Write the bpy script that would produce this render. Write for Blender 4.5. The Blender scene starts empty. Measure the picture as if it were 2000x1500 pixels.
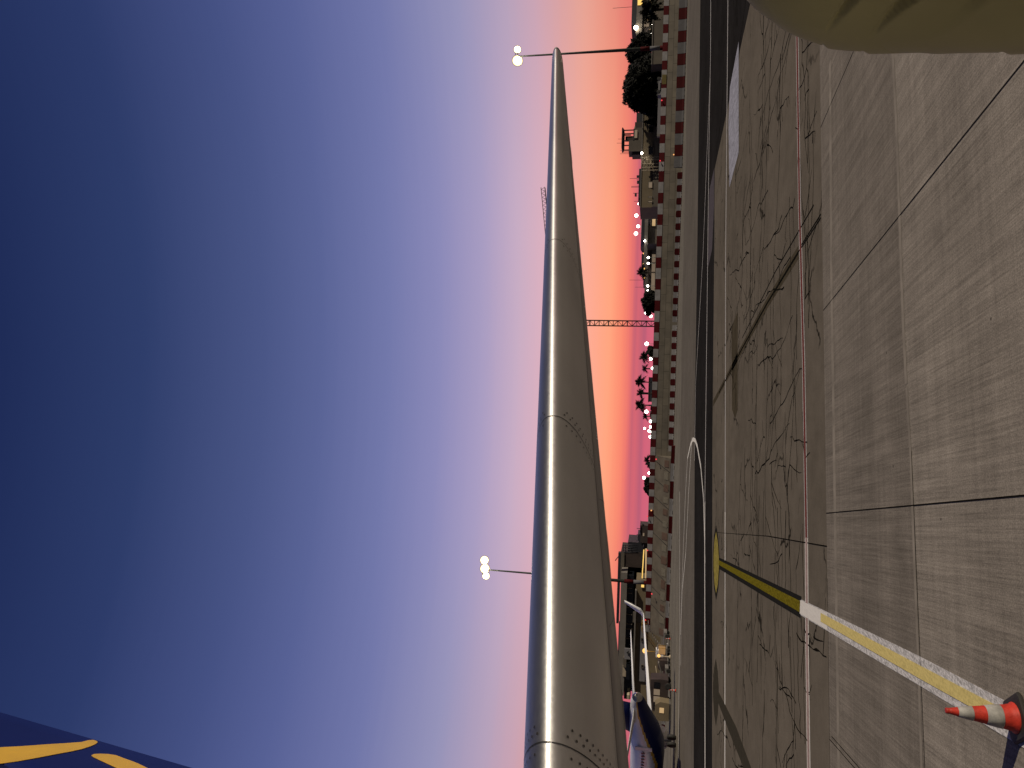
import bpy, bmesh, math, random
from math import sin, cos, tan, atan, atan2, pi, radians, sqrt
from mathutils import Vector as V, Matrix
random.seed(7)
S = bpy.context.scene
COL = S.collection

# ------------------------------------------------------------------ camera (the photo was taken with the phone on its side)
FP, HC = 1390.0, 4.2
PITCH, ROLL = atan(273/1390), radians(1.75)
F0 = V((0, cos(PITCH), sin(PITCH))); Rr = V((1, 0, 0)); Uu = V((0, -sin(PITCH), cos(PITCH)))
RT = Rr*cos(ROLL) + Uu*sin(ROLL)
UP = Uu*cos(ROLL) - Rr*sin(ROLL)
CP = V((0, 0, HC))
cam = bpy.data.cameras.new('camera'); co = bpy.data.objects.new('camera', cam); COL.objects.link(co)
X, Y, Z = -UP, RT, -F0
co.matrix_world = Matrix(((X.x, Y.x, Z.x, 0), (X.y, Y.y, Z.y, 0), (X.z, Y.z, Z.z, HC), (0, 0, 0, 1)))
cam.sensor_width = 36; cam.sensor_fit = 'HORIZONTAL'; cam.lens = FP/2000*36
cam.clip_start = 0.05; cam.clip_end = 20000
S.camera = co
def ray(px, py): return F0 + RT*((750-py)/FP) + UP*((1000-px)/FP)
def G(px, py, z=0.0):                     # survey of the photograph: ground point under a sight line
    d = ray(px, py); return CP + d*((z-HC)/d.z)
def at(px, py, Yd):                       # point of a sight line at distance Yd ahead
    d = ray(px, py); return CP + d*(Yd/d.y)
def onplane(px, py, p0, n):
    d = ray(px, py); return CP + d*((p0-CP).dot(n)/d.dot(n))

# ------------------------------------------------------------------ materials
def s2l(c): return tuple((x/255/12.92 if x/255 <= .04045 else ((x/255+.055)/1.055)**2.4) for x in c)
def newmat(name):
    m = bpy.data.materials.new(name); m.use_nodes = True
    nt = m.node_tree; b = nt.nodes['Principled BSDF']
    return m, nt, b
def N(nt, t, **kw):
    n = nt.nodes.new(t)
    for k, v in kw.items():
        if k[0] == '_': setattr(n, k[1:], v)
        else: n.inputs[k.replace('__', ' ')].default_value = v
    return n
def math_(nt, op, a, b=None):
    n = nt.nodes.new('ShaderNodeMath'); n.operation = op
    for i, v in enumerate((a, b)):
        if v is None: continue
        if isinstance(v, (int, float)): n.inputs[i].default_value = v
        else: nt.links.new(v, n.inputs[i])
    return n.outputs[0]
def mixc(nt, fac, a, b, mode='MIX'):
    n = nt.nodes.new('ShaderNodeMix'); n.data_type = 'RGBA'; n.blend_type = mode
    for sock, v in ((n.inputs[0], fac), (n.inputs[6], a), (n.inputs[7], b)):
        if isinstance(v, (int, float)): sock.default_value = v
        elif isinstance(v, tuple): sock.default_value = (*v[:3], 1)
        else: nt.links.new(v, sock)
    return n.outputs[2]
def ramp(nt, fac, stops, interp='LINEAR'):
    r = nt.nodes.new('ShaderNodeValToRGB'); cr = r.color_ramp; cr.interpolation = interp
    while len(cr.elements) > 1: cr.elements.remove(cr.elements[-1])
    for i, (p, c) in enumerate(stops):
        e = cr.elements[0] if i == 0 else cr.elements.new(p)
        e.position = p; e.color = (*c, 1) if isinstance(c, tuple) else (c, c, c, 1)
    nt.links.new(fac, r.inputs[0]); return r.outputs[0]
def mat(name, col, rough=.6, metal=0.0, var=.18, scale=3.0, bump=0.0, bscale=25.0, spec=.5):
    m, nt, b = newmat(name)
    tc = N(nt, 'ShaderNodeTexCoord')
    no = N(nt, 'ShaderNodeTexNoise', Scale=scale, Detail=6.0, Roughness=.65); nt.links.new(tc.outputs['Object'], no.inputs['Vector'])
    f = ramp(nt, no.outputs[0], [(.3, 0.0), (.7, 1.0)])
    c = mixc(nt, f, tuple(x*(1-var) for x in col), tuple(min(1, x*(1+var)) for x in col))
    nt.links.new(c, b.inputs['Base Color'])
    rr = math_(nt, 'MULTIPLY_ADD', no.outputs[0], .2); nt.nodes[-1].inputs[2].default_value = max(.03, rough-.1)
    nt.links.new(rr, b.inputs['Roughness'])
    b.inputs['Metallic'].default_value = metal; b.inputs['Specular IOR Level'].default_value = spec
    if bump:
        n2 = N(nt, 'ShaderNodeTexNoise', Scale=bscale, Detail=4.0); nt.links.new(tc.outputs['Object'], n2.inputs['Vector'])
        bp = N(nt, 'ShaderNodeBump', Strength=bump, Distance=.02); nt.links.new(n2.outputs[0], bp.inputs['Height'])
        nt.links.new(bp.outputs[0], b.inputs['Normal'])
    return m
def emis(name, col, st):
    m, nt, b = newmat(name)
    b.inputs['Base Color'].default_value = (col[0]*.08, col[1]*.08, col[2]*.08, 1)
    b.inputs['Emission Color'].default_value = (*col, 1); b.inputs['Emission Strength'].default_value = st
    return m

# ------------------------------------------------------------------ mesh builder
class MB:
    def __init__(s): s.v = []; s.f = []; s.mi = []; s.sm = []
    def face(s, idx, m=0, smooth=False): s.f.append(idx); s.mi.append(m); s.sm.append(smooth)
    def poly(s, pts, m=0):
        k = len(s.v); s.v += [tuple(p) for p in pts]; s.face(list(range(k, k+len(pts))), m)
    def box(s, c, d, m=0, rz=0.0, ax=None):
        c = V(c); e = [V((cos(rz), sin(rz), 0)), V((-sin(rz), cos(rz), 0)), V((0, 0, 1))] if ax is None else ax
        k = len(s.v)
        for i in (-1, 1):
            for j in (-1, 1):
                for l in (-1, 1): s.v.append(tuple(c + e[0]*(i*d[0]/2) + e[1]*(j*d[1]/2) + e[2]*(l*d[2]/2)))
        for q in ((0, 1, 3, 2), (4, 6, 7, 5), (0, 4, 5, 1), (2, 3, 7, 6), (0, 2, 6, 4), (1, 5, 7, 3)): s.face([k+i for i in q], m)
        return s
    def rings(s, rings, m=0, cap=True, smooth=True, mf=None):
        n = len(rings[0]); k = len(s.v)
        for r in rings: s.v += [tuple(p) for p in r]
        for i in range(len(rings)-1):
            for j in range(n):
                s.face([k+i*n+j, k+i*n+(j+1) % n, k+(i+1)*n+(j+1) % n, k+(i+1)*n+j], mf(i, j) if mf else m, smooth)
        if cap:
            s.face([k+j for j in range(n)][::-1], mf(0, 0) if mf else m)
            s.face([k+(len(rings)-1)*n+j for j in range(n)], mf(len(rings)-2, 0) if mf else m)
        return s
    def tube(s, pts, rad, n=8, m=0, cap=True):
        pts = [V(p) for p in pts]; rs = []
        for i, p in enumerate(pts):
            t = (pts[min(i+1, len(pts)-1)] - pts[max(i-1, 0)]).normalized()
            u = t.cross(V((0, 0, 1)));  u = V((1, 0, 0)) if u.length < 1e-4 else u.normalized()
            w = t.cross(u); r = rad[i] if isinstance(rad, (list, tuple)) else rad
            rs.append([p + u*(r*cos(2*pi*j/n)) + w*(r*sin(2*pi*j/n)) for j in range(n)])
        return s.rings(rs, m, cap)
    def lathe(s, c, prof, n=16, m=0, mf=None, cap=True):
        c = V(c)
        return s.rings([[c + V((r*cos(2*pi*j/n), r*sin(2*pi*j/n), z)) for j in range(n)] for r, z in prof], m, cap, True, mf)
    def ball(s, c, r, n=10, m=0):
        return s.lathe(c, [(max(.02*r, r*sin(pi*i/n)), -r*cos(pi*i/n)) for i in range(n+1)], n+2, m)
    def prism(s, pts, d, m=0):            # polygon pts extruded by vector d
        k = len(s.v); n = len(pts); d = V(d)
        s.v += [tuple(p) for p in pts] + [tuple(V(p)+d) for p in pts]
        s.face(list(range(n)), m); s.face([k+n+i for i in range(n)][::-1], m); s.f[-2] = [k+i for i in range(n)]
        for i in range(n): s.face([k+i, k+n+i, k+n+(i+1) % n, k+(i+1) % n], m)
        return s
    def build(s, name, mats, parent=None, loc=None):
        me = bpy.data.meshes.new(name)
        o0 = V(loc) if loc is not None else V((0, 0, 0))
        me.from_pydata([tuple(V(p)-o0) for p in s.v], [], s.f)
        for mm in (mats if isinstance(mats, (list, tuple)) else [mats]): me.materials.append(mm)
        for p, mi, sm in zip(me.polygons, s.mi, s.sm): p.material_index = mi; p.use_smooth = sm
        me.validate(); bm = bmesh.new(); bm.from_mesh(me); bmesh.ops.recalc_face_normals(bm, faces=bm.faces); bm.to_mesh(me); bm.free()
        o = bpy.data.objects.new(name, me); COL.objects.link(o); o.location = o0
        if parent is not None:
            o.parent = parent
            if loc is None: o.location = -V(parent.location) if parent.parent is None else V((0, 0, 0))
        return o
def tag(o, label=None, cat=None, group=None, kind=None):
    for k, v in (('label', label), ('category', cat), ('group', group), ('kind', kind)):
        if v: o[k] = v
    return o
def thing(name, label, cat, loc=(0, 0, 0), group=None):
    o = bpy.data.objects.new(name, None); COL.objects.link(o); o.location = V(loc); o.empty_display_size = .2
    return tag(o, label, cat, group)
def dup(root, loc, rz=0.0, label=None, group=None, scale=None):
    r = root.copy(); COL.objects.link(r); r.location = V(loc); r.rotation_euler = (0, 0, rz)
    if scale is not None: r.scale = (scale,)*3
    if label: r['label'] = label
    if group: r['group'] = group
    for ch in list(root.children):
        c = ch.copy(); COL.objects.link(c); c.parent = r
        for g in ch.children:
            d = g.copy(); COL.objects.link(d); d.parent = c
    return r
def struct(o): o['kind'] = 'structure'; return o

# ------------------------------------------------------------------ world: dusk sky
def build_world():
    w = bpy.data.worlds.new('World'); S.world = w; w.use_nodes = True
    nt = w.node_tree; bg = nt.nodes['Background']
    tc = N(nt, 'ShaderNodeTexCoord'); sx = N(nt, 'ShaderNodeSeparateXYZ'); nt.links.new(tc.outputs['Generated'], sx.inputs[0])
    x, y, z = sx.outputs
    el = math_(nt, 'DIVIDE', math_(nt, 'MULTIPLY', math_(nt, 'ARCSINE', z), 180/pi), 60.0)
    # faint level cloud streaks low over the horizon
    mp = N(nt, 'ShaderNodeMapping'); mp.inputs['Scale'].default_value = (1.2, 1.2, 70); nt.links.new(tc.outputs['Generated'], mp.inputs[0])
    no = N(nt, 'ShaderNodeTexNoise', Scale=2.2, Detail=4.0); nt.links.new(mp.outputs[0], no.inputs['Vector'])
    wob = math_(nt, 'MULTIPLY', math_(nt, 'SUBTRACT', no.outputs[0], .5), .0075)
    el2 = math_(nt, 'ADD', el, wob)
    def D(deg): return max(0.0, deg/60)
    mid = [(0, (208, 100, 122)), (.45, (206, 97, 120)), (.75, (178, 92, 116)), (1.1, (216, 102, 114)), (1.35, (190, 94, 114)), (1.75, (232, 114, 110)), (2.4, (250, 138, 112)),
           (3.4, (255, 164, 127)), (5.2, (252, 170, 148)), (7.0, (238, 174, 166)), (8.6, (220, 176, 190)), (10.8, (199, 172, 196)), (13.5, (168, 156, 194)), (17, (138, 137, 184)), (21, (114, 120, 170)),
           (26, (90, 100, 150)), (30.3, (74, 86, 134)), (38.5, (46, 61, 106)), (47, (30, 43, 86)), (60, (17, 27, 58))]
    side = [(0, (192, 94, 116)), (1.0, (202, 100, 116)), (2.5, (224, 122, 114)), (4.2, (230, 148, 132)), (5.5, (228, 162, 148)), (7, (216, 160, 160)), (9, (200, 162, 178)), (11, (180, 160, 186)), (14.5, (148, 146, 184)), (20, (112, 118, 168)),
            (26, (86, 96, 148)), (31, (68, 80, 130)), (38.5, (44, 58, 104)), (47, (29, 42, 85)), (60, (16, 26, 57))]
    c1 = ramp(nt, el2, [(D(d), s2l(c)) for d, c in mid])
    c2 = ramp(nt, el2, [(D(d), s2l(c)) for d, c in side])
    az = math_(nt, 'ARCTAN2', x, y)
    saz = N(nt, 'ShaderNodeMapRange', _interpolation_type='SMOOTHSTEP'); nt.links.new(math_(nt, 'ABSOLUTE', math_(nt, 'SUBTRACT', az, radians(2))), saz.inputs[0])
    saz.inputs[1].default_value = radians(8); saz.inputs[2].default_value = radians(32)
    c = mixc(nt, saz.outputs[0], c1, c2)
    back = N(nt, 'ShaderNodeMapRange', _interpolation_type='SMOOTHSTEP'); nt.links.new(y, back.inputs[0])
    back.inputs[1].default_value = .75; back.inputs[2].default_value = -.5
    cb = ramp(nt, el, [(0, s2l((54, 50, 56))), (.2, s2l((44, 48, 66))), (.6, s2l((26, 36, 66))), (1, s2l((15, 23, 48)))])
    c = mixc(nt, back.outputs[0], c, cb)
    # last of the daylight from the sun just under the horizon ahead
    sk = N(nt, 'ShaderNodeTexSky', _sky_type='NISHITA', _sun_disc=False, _sun_elevation=radians(.5), _sun_rotation=radians(0), _altitude=60)
    dim = mixc(nt, 1.0, sk.outputs[0], (.0012, .0012, .0012), 'MULTIPLY')
    c = mixc(nt, 1.0, c, dim, 'ADD')
    nt.links.new(c, bg.inputs[0]); bg.inputs[1].default_value = 1.0
build_world()
sun = bpy.data.lights.new('floodlight_key', 'SUN'); sun.energy = 3.0; sun.angle = radians(.6); sun.color = (1.0, .875, .68)
so = bpy.data.objects.new('floodlight_key', sun); COL.objects.link(so)
SEL = radians(27); sd = V((.94*cos(SEL), -.34*cos(SEL), sin(SEL))).normalized()
so.rotation_euler = sd.to_track_quat('Z', 'Y').to_euler()
S.view_settings.view_transform = 'Standard'; S.view_settings.look = 'None'; S.view_settings.exposure = 0; S.view_settings.gamma = 1

# ------------------------------------------------------------------ ground
TH = radians(11); A = V((-sin(TH), cos(TH), 0)); B = V((cos(TH), sin(TH), 0)); UZ = V((0, 0, 1))
def ground_mat(name, col, var, streak=0.0, crack=False, rough=.75, fine=.12, rot=None, bands=0.0):
    m, nt, b = newmat(name)
    tc = N(nt, 'ShaderNodeTexCoord'); P = tc.outputs['Object']
    big = N(nt, 'ShaderNodeTexNoise', Scale=.16, Detail=5.0, Roughness=.6); nt.links.new(P, big.inputs['Vector'])
    med = N(nt, 'ShaderNodeTexNoise', Scale=1.3, Detail=6.0, Roughness=.7); nt.links.new(P, med.inputs['Vector'])
    fin = N(nt, 'ShaderNodeTexNoise', Scale=45.0, Detail=3.0, Roughness=.7); nt.links.new(P, fin.inputs['Vector'])
    fac = math_(nt, 'ADD', math_(nt, 'MULTIPLY', big.outputs[0], .55), math_(nt, 'MULTIPLY', med.outputs[0], .45))
    c = ramp(nt, fac, [(.33, tuple(x*(1-var) for x in col)), (.66, tuple(x*(1+var) for x in col))])
    fg = ramp(nt, fin.outputs[0], [(.3, 1-fine), (.7, 1+fine)])
    c = mixc(nt, 1.0, c, fg, 'MULTIPLY')
    h = fin.outputs[0]
    if streak:
        mp = N(nt, 'ShaderNodeMapping'); mp.inputs['Rotation'].default_value = (0, 0, -TH if rot is None else rot); nt.links.new(P, mp.inputs[0])
        m1 = N(nt, 'ShaderNodeMapping'); m1.inputs['Scale'].default_value = (26, .55, 1); nt.links.new(mp.outputs[0], m1.inputs[0])
        s1 = N(nt, 'ShaderNodeTexNoise', Scale=1.0, Detail=5.0, Roughness=.75); nt.links.new(m1.outputs[0], s1.inputs['Vector'])
        m2 = N(nt, 'ShaderNodeMapping'); m2.inputs['Scale'].default_value = (5, .22, 1); nt.links.new(mp.outputs[0], m2.inputs[0])
        s2 = N(nt, 'ShaderNodeTexNoise', Scale=1.0, Detail=4.0, Roughness=.6); nt.links.new(m2.outputs[0], s2.inputs['Vector'])
        # fainter marks across the pour
        m3 = N(nt, 'ShaderNodeMapping'); m3.inputs['Scale'].default_value = (.25, 7, 1); nt.links.new(mp.outputs[0], m3.inputs[0])
        s3 = N(nt, 'ShaderNodeTexNoise', Scale=1.0, Detail=4.0, Roughness=.6); nt.links.new(m3.outputs[0], s3.inputs['Vector'])
        k = math_(nt, 'ADD', math_(nt, 'MULTIPLY', s1.outputs[0], .5), math_(nt, 'ADD', math_(nt, 'MULTIPLY', s2.outputs[0], .3), math_(nt, 'MULTIPLY', s3.outputs[0], .2)))
        sg = ramp(nt, k, [(.34, 1-streak), (.66, 1+streak)])
        c = mixc(nt, 1.0, c, sg, 'MULTIPLY')
        h = s1.outputs[0]
        if bands:
            m4 = N(nt, 'ShaderNodeMapping'); m4.inputs['Scale'].default_value = (.03, .55, 1); nt.links.new(mp.outputs[0], m4.inputs[0])
            s4 = N(nt, 'ShaderNodeTexNoise', Scale=1.0, Detail=3.0, Roughness=.5); nt.links.new(m4.outputs[0], s4.inputs['Vector'])
            c = mixc(nt, 1.0, c, ramp(nt, s4.outputs[0], [(.36, 1-bands), (.64, 1+bands)]), 'MULTIPLY')
            st = N(nt, 'ShaderNodeTexNoise', Scale=.55, Detail=8.0, Roughness=.62); nt.links.new(P, st.inputs['Vector'])
            c = mixc(nt, 1.0, c, ramp(nt, st.outputs[0], [(.28, .82), (.42, 1.0), (.72, 1.04)]), 'MULTIPLY')
            sp_ = N(nt, 'ShaderNodeTexVoronoi', Scale=1.1); nt.links.new(P, sp_.inputs['Vector'])
            c = mixc(nt, 1.0, c, ramp(nt, sp_.outputs['Distance'], [(.02, .35), (.035, 1.0)]), 'MULTIPLY')
    if crack:
        d1 = N(nt, 'ShaderNodeTexNoise', Scale=.9, Detail=4.0, Roughness=.6); nt.links.new(P, d1.inputs['Vector'])
        off = N(nt, 'ShaderNodeVectorMath', _operation='SCALE'); nt.links.new(d1.outputs['Color'], off.inputs[0]); off.inputs['Scale'].default_value = 1.5
        ad = N(nt, 'ShaderNodeVectorMath', _operation='ADD'); nt.links.new(P, ad.inputs[0]); nt.links.new(off.outputs[0], ad.inputs[1])
        tot = None
        for sc, th, lo, hi, seed in ((.30, .022, .50, .58, 0),):
            mpp = N(nt, 'ShaderNodeMapping'); mpp.inputs['Location'].default_value = (seed, seed*1.7, 0); nt.links.new(ad.outputs[0], mpp.inputs[0])
            mpp.inputs['Scale'].default_value = (.75, 1.0, 0)
            vo = N(nt, 'ShaderNodeTexVoronoi', _feature='DISTANCE_TO_EDGE', _voronoi_dimensions='2D', Scale=sc); nt.links.new(mpp.outputs[0], vo.inputs['Vector'])
            msk = N(nt, 'ShaderNodeTexNoise', Scale=.28, Detail=3.0); nt.links.new(mpp.outputs[0], msk.inputs['Vector'])
            ln = N(nt, 'ShaderNodeMapRange'); nt.links.new(vo.outputs['Distance'], ln.inputs[0]); ln.inputs[1].default_value = th*.35; ln.inputs[2].default_value = th; ln.inputs[3].default_value = 1; ln.inputs[4].default_value = 0
            g = ramp(nt, msk.outputs[0], [(lo, 0.0), (hi, 1.0)])
            t = math_(nt, 'MULTIPLY', ln.outputs[0], g)
            tot = t if tot is None else math_(nt, 'MAXIMUM', tot, t)
        c = mixc(nt, math_(nt, 'MULTIPLY', tot, .88), c, (.012, .011, .009))
    nt.links.new(c, b.inputs['Base Color']); b.inputs['Roughness'].default_value = rough; b.inputs['Specular IOR Level'].default_value = 0.0
    bp = N(nt, 'ShaderNodeBump', Strength=.5, Distance=.006); nt.links.new(h, bp.inputs['Height']); nt.links.new(bp.outputs[0], b.inputs['Normal'])
    return m
M = {}
M['far_conc'] = ground_mat('far_concrete', (.165, .146, .126), .18, streak=.30, rot=radians(73))
M['conc'] = ground_mat('brushed_concrete', (.290, .256, .218), .12, streak=.42, bands=.07, fine=.34)  # stronger light on the nearest bay put into this lighter tone
M['conc2'] = ground_mat('dim_lit_concrete', (.222, .195, .166), .14, streak=.40, bands=.08, fine=.30)  # same concrete, weaker light on the middle bay put into a darker tone
M['slab'] = ground_mat('cracked_concrete', (.168, .144, .116), .24, crack=True, fine=.18)
M['asph'] = ground_mat('dark_asphalt', (.026, .024, .024), .3, streak=.5, rough=.9, rot=radians(73))
M['band'] = ground_mat('glare_pale_concrete', (.215, .195, .165), .2, streak=.5, rough=.8, rot=radians(73))  # grazing floodlight glare put into this paler colour and its streaks
def sheet(name, pts, z, m):
    mb = MB(); mb.poly([V((p[0], p[1], z)) for p in pts]); return struct(mb.build(name, m))
def ext(p, q, k): return q + (q-p)*k
mb = MB(); mb.poly([(-5000, -600, 0), (5000, -600, 0), (5000, 9000, 0), (-5000, 9000, 0)]); struct(mb.build('ground', M['far_conc']))
e0, e1 = G(1621, 1450), G(1601, 80)
EL, ER = ext(e1, e0, 3), ext(e0, e1, 3)
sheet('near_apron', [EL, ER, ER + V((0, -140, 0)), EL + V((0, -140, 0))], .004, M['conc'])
sheet('dim_lit_apron', [e0 + (e0-e1)*2, e1 + (e1-e0)*2, ext(G(1783, 985), G(1757, 400), 2.5), G(1757, 400), G(1765, 640), G(1780, 900), G(1783, 985), G(1797, 1300), ext(G(1783, 985), G(1797, 1300), 3)], .0055, M['conc2'])
aR = [G(1391, 1500), G(1391.5, 860), G(1395, 500), G(1396, 330), G(1445, 100), G(1467, 0), G(1530, -250)]
aL = [G(1355, 1500), G(1357, 800), G(1362, 480), G(1368, 0)]
aRL = ext(aR[1], aR[0], 2); aLL = ext(aL[1], aL[0], 2); aLR = ext(aL[2], aL[3], 2)
sheet('cracked_apron', [EL] + [aRL] + aR + [aR[-1] + V((30, 14, 0)), ER], .004, M['slab'])
sheet('taxiway', [aRL] + aR + [aR[-1] + V((60, 30, 0)), aLR] + aL[::-1] + [aLL], .004, M['asph'])
sheet('glare_pale_apron', [G(1327, 1500), G(1327, 1240), G(1326, 1040), G(1333, 600), G(1345, 0), G(1348, -120), G(1341, -120), G(1336, 0), G(1325, 600), G(1312, 1000), G(1300, 1250), G(1293, 1500)], .004, M['band'])

def paint(name, col, wear, scale=6.0, rough=.55):
    m, nt, b = newmat(name)
    tc = N(nt, 'ShaderNodeTexCoord'); mp = N(nt, 'ShaderNodeMapping'); mp.inputs['Rotation'].default_value = (0, 0, -TH); mp.inputs['Scale'].default_value = (scale*2, scale*.35, 1)
    nt.links.new(tc.outputs['Object'], mp.inputs[0])
    no = N(nt, 'ShaderNodeTexNoise', Scale=1.0, Detail=6.0, Roughness=.75); nt.links.new(mp.outputs[0], no.inputs['Vector'])
    n2 = N(nt, 'ShaderNodeTexNoise', Scale=22.0, Detail=3.0); nt.links.new(tc.outputs['Object'], n2.inputs['Vector'])
    k = math_(nt, 'ADD', math_(nt, 'MULTIPLY', no.outputs[0], .65), math_(nt, 'MULTIPLY', n2.outputs[0], .35))
    f = ramp(nt, k, [(.45-.2*(1-wear), 0.0), (.57, 1.0)])
    c = mixc(nt, f, tuple(x*(1-wear*.62) for x in col), col)
    nt.links.new(c, b.inputs['Base Color']); b.inputs['Roughness'].default_value = rough; b.inputs['Specular IOR Level'].default_value = 0.0
    bp = N(nt, 'ShaderNodeBump', Strength=.4, Distance=.004); nt.links.new(k, bp.inputs['Height']); nt.links.new(bp.outputs[0], b.inputs['Normal'])
    return m
M['p_white'] = paint('worn_white_paint', (.60, .57, .55), .5)
M['p_bright'] = paint('bright_white_paint', (.92, .88, .82), .3)  # bead glare on the left line runs put into the white
M['p_red'] = paint('worn_red_paint', (.22, .065, .06), .5)
M['p_pink'] = paint('pale_pink_paint', (.50, .36, .34), .6)  # paler run of the red line
M['p_yel'] = paint('dull_yellow_paint', (.25, .205, .022), .85, 9)
M['p_pale'] = paint('pale_yellow_paint', (.88, .72, .28), .5, 12)
M['p_bar'] = paint('stop_bar_yellow_paint', (.42, .34, .09), .75, 3)
M['p_grey'] = paint('scuffed_white_border_paint', (.86, .83, .82), .85, 12)
M['p_blk'] = paint('black_border_paint', (.028, .027, .026), .6)
M['p_over'] = paint('blacked_out_paint', (.070, .062, .048), .6)
M['p_ice'] = paint('blue_white_paint', (.48, .48, .56), .75, 2)
M['p_mauve'] = paint('mauve_grey_paint', (.12, .105, .12), .4, 2)
M['seal'] = mat('joint_sealant', (.012, .011, .009), .9, spec=0.0)
M['stain'] = mat('oil_stain', (.085, .070, .048), .9, var=.3, scale=.9, spec=0.0)
M['pale'] = mat('pale_joint_dust', (.30, .265, .225), .9, var=.25, scale=1.5, spec=0.0)
def strip(mb, pts, w, z, m=0):
    pts = [V((p[0], p[1], z)) for p in pts]; L = []; Rg = []
    for i, p in enumerate(pts):
        t = (pts[min(i+1, len(pts)-1)] - pts[max(i-1, 0)]).normalized(); n = V((-t.y, t.x, 0)); ww = w[i] if isinstance(w, (list, tuple)) else w
        L.append(p + n*(ww/2)); Rg.append(p - n*(ww/2))
    for i in range(len(pts)-1): mb.poly([L[i], L[i+1], Rg[i+1], Rg[i]], m)
def gp(l): return [G(x, y) for x, y in l]
def line(name, l, w, z, m):
    mb = MB(); strip(mb, gp(l), w, z); return struct(mb.build(name, m))
def area(name, l, z, m):
    mb = MB(); mb.poly([V((p.x, p.y, z)) for p in gp(l)]); return struct(mb.build(name, m))
# painted lines
line('white_edge_line', [(1422.5, -60), (1417.5, 500), (1416.5, 1000)], .34, .008, M['p_white'])
line('bright_edge_line', [(1416.5, 1000), (1416, 1550)], .36, .008, M['p_bright'])
line('red_line_border', [(1556, -20), (1562, 400), (1570, 700), (1575.5, 1050)], .40, .008, M['p_white'])
line('red_line', [(1556, -20), (1562, 400), (1570, 700), (1575.5, 1050)], .22, .012, M['p_red'])
line('pink_line_border', [(1575.5, 1050), (1577, 1270), (1581, 1560)], .40, .008, M['p_bright'])
line('pink_line', [(1575.5, 1050), (1577, 1270), (1581, 1560)], .24, .012, M['p_pink'])
line('taxi_line', [(1388.5, -60), (1388, 100), (1385.5, 240), (1379.5, 740), (1376.8, 980)], .42, .008, M['p_white'])
line('bright_taxi_line', [(1376.8, 980), (1376.6, 1080), (1377.3, 1560)], .55, .008, M['p_bright'])
line('branching_taxi_line', [(1387, 150), (1383, 250), (1373, 500), (1359, 745), (1356.5, 900)], .36, .009, M['p_white'])
line('curved_taxi_line', [(1377.2, 1100), (1376, 1040), (1374, 970), (1369, 912), (1362, 872), (1358, 860), (1353.5, 858), (1349, 868), (1343, 895), (1339, 965), (1335, 1065), (1331.5, 1160), (1329, 1240)], .40, .010, M['p_bright'])
line('short_taxi_line', [(1352, 855), (1349, 895), (1345, 965), (1339.5, 1080), (1333, 1150), (1330.3, 1220), (1329.8, 1300)], .40, .012, M['p_bright'])
line('pale_kerb_line', [(1327.5, 960), (1327.5, 1240), (1325.5, 1420), (1325, 1560)], .5, .009, M['p_bright'])
line('fine_joint_line', [(1311.5, 1240), (1310, 1500)], .5, .010, M['seal'])
area('blue_white_marking', [(1443, 81), (1443, 298), (1425, 366), (1423, 240), (1426, 170)], .010, M['p_ice'])
area('mauve_marking', [(1395, 329), (1386, 370), (1384, 420), (1383, 523), (1391, 487), (1395, 400)], .010, M['p_mauve'])
# stop bar and lead-in line
bar = [(1399, 1038), (1402.5, 1060), (1404.5, 1090), (1404.5, 1110), (1402.5, 1140), (1399, 1159), (1395.7, 1140), (1394, 1110), (1394, 1085), (1395.7, 1055)]
def grow(l, k, cx, cy): return [(cx+(x-cx)*k, cy+(y-cy)*k) for x, y in l]
area('stop_bar_border', grow(bar, 1.22, 1399.4, 1098), .008, M['p_blk'])
area('stop_bar', bar, .012, M['p_bar'])
area('lead_in_border', [(1403, 1088), (1566, 1165), (1564, 1207), (1403, 1110)], .010, M['p_blk'])
area('lead_in_line', [(1404, 1094), (1564, 1174), (1563, 1196), (1404, 1103)], .014, M['p_yel'])
area('lead_in_white_border', [(1564, 1170), (1796, 1281), (2010, 1392), (2080, 1430), (2080, 1505), (2010, 1466), (1797, 1339), (1562, 1200)], .010, M['p_grey'])
area('lead_in_bright_end', [(1563.5, 1172), (1617, 1198), (1617, 1231), (1562.5, 1198)], .013, M['p_bright'])
area('lead_in_pale_line', [(1604, 1197), (1797, 1299), (1953, 1380), (2080, 1447), (2080, 1480), (1900, 1382), (1797, 1325), (1604, 1214)], .016, M['p_pale'])
dbar = [(1398.5, 1286), (1402, 1310), (1404, 1340), (1404, 1365), (1402, 1395), (1398.5, 1419), (1395, 1395), (1393, 1360), (1393, 1340), (1395, 1305)]
area('blacked_out_stop_bar', dbar, .010, M['p_over'])
area('blacked_out_lead_in', [(1403, 1349), (1438, 1419), (1466, 1495), (1500, 1590), (1484, 1590), (1453, 1500), (1424, 1428), (1403, 1372)], .014, M['p_over'])
# slab joints (5 m bays), seals and stains
mb = MB()
def jl(p, q, w): strip(mb, [p, q], w, .010)
for k in range(-3, 5):
    p = G(1617, 1002) + B*(5.05*k); q = p - A*40
    t = ((e0-p).dot(V((e1.y-e0.y, -(e1.x-e0.x), 0))))/(A.dot(V((e1.y-e0.y, -(e1.x-e0.x), 0)))) if True else 0
    jl(p + A*t, q, .020)
j0, j1 = G(1797, 1300), G(1783, 985); jl(ext(j1, j0, 3), G(1781, 880), .014)
jl(G(1617, 1130), G(1622, 1520), .014)
jl(G(1400, 1040), G(1500, 1047), .02); jl(G(1500, 1047), G(1616, 1067), .028)
jl(G(1625, 1438), G(1690, 1512), .02)
for l in ([(1590, 400), (1515, 530), (1450, 660)], [(1604, 425), (1560, 492)], [(1604, 418), (1566, 478)]): strip(mb, gp(l), .05, .010)
struct(mb.build('pavement_joints', M['seal']))
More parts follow.
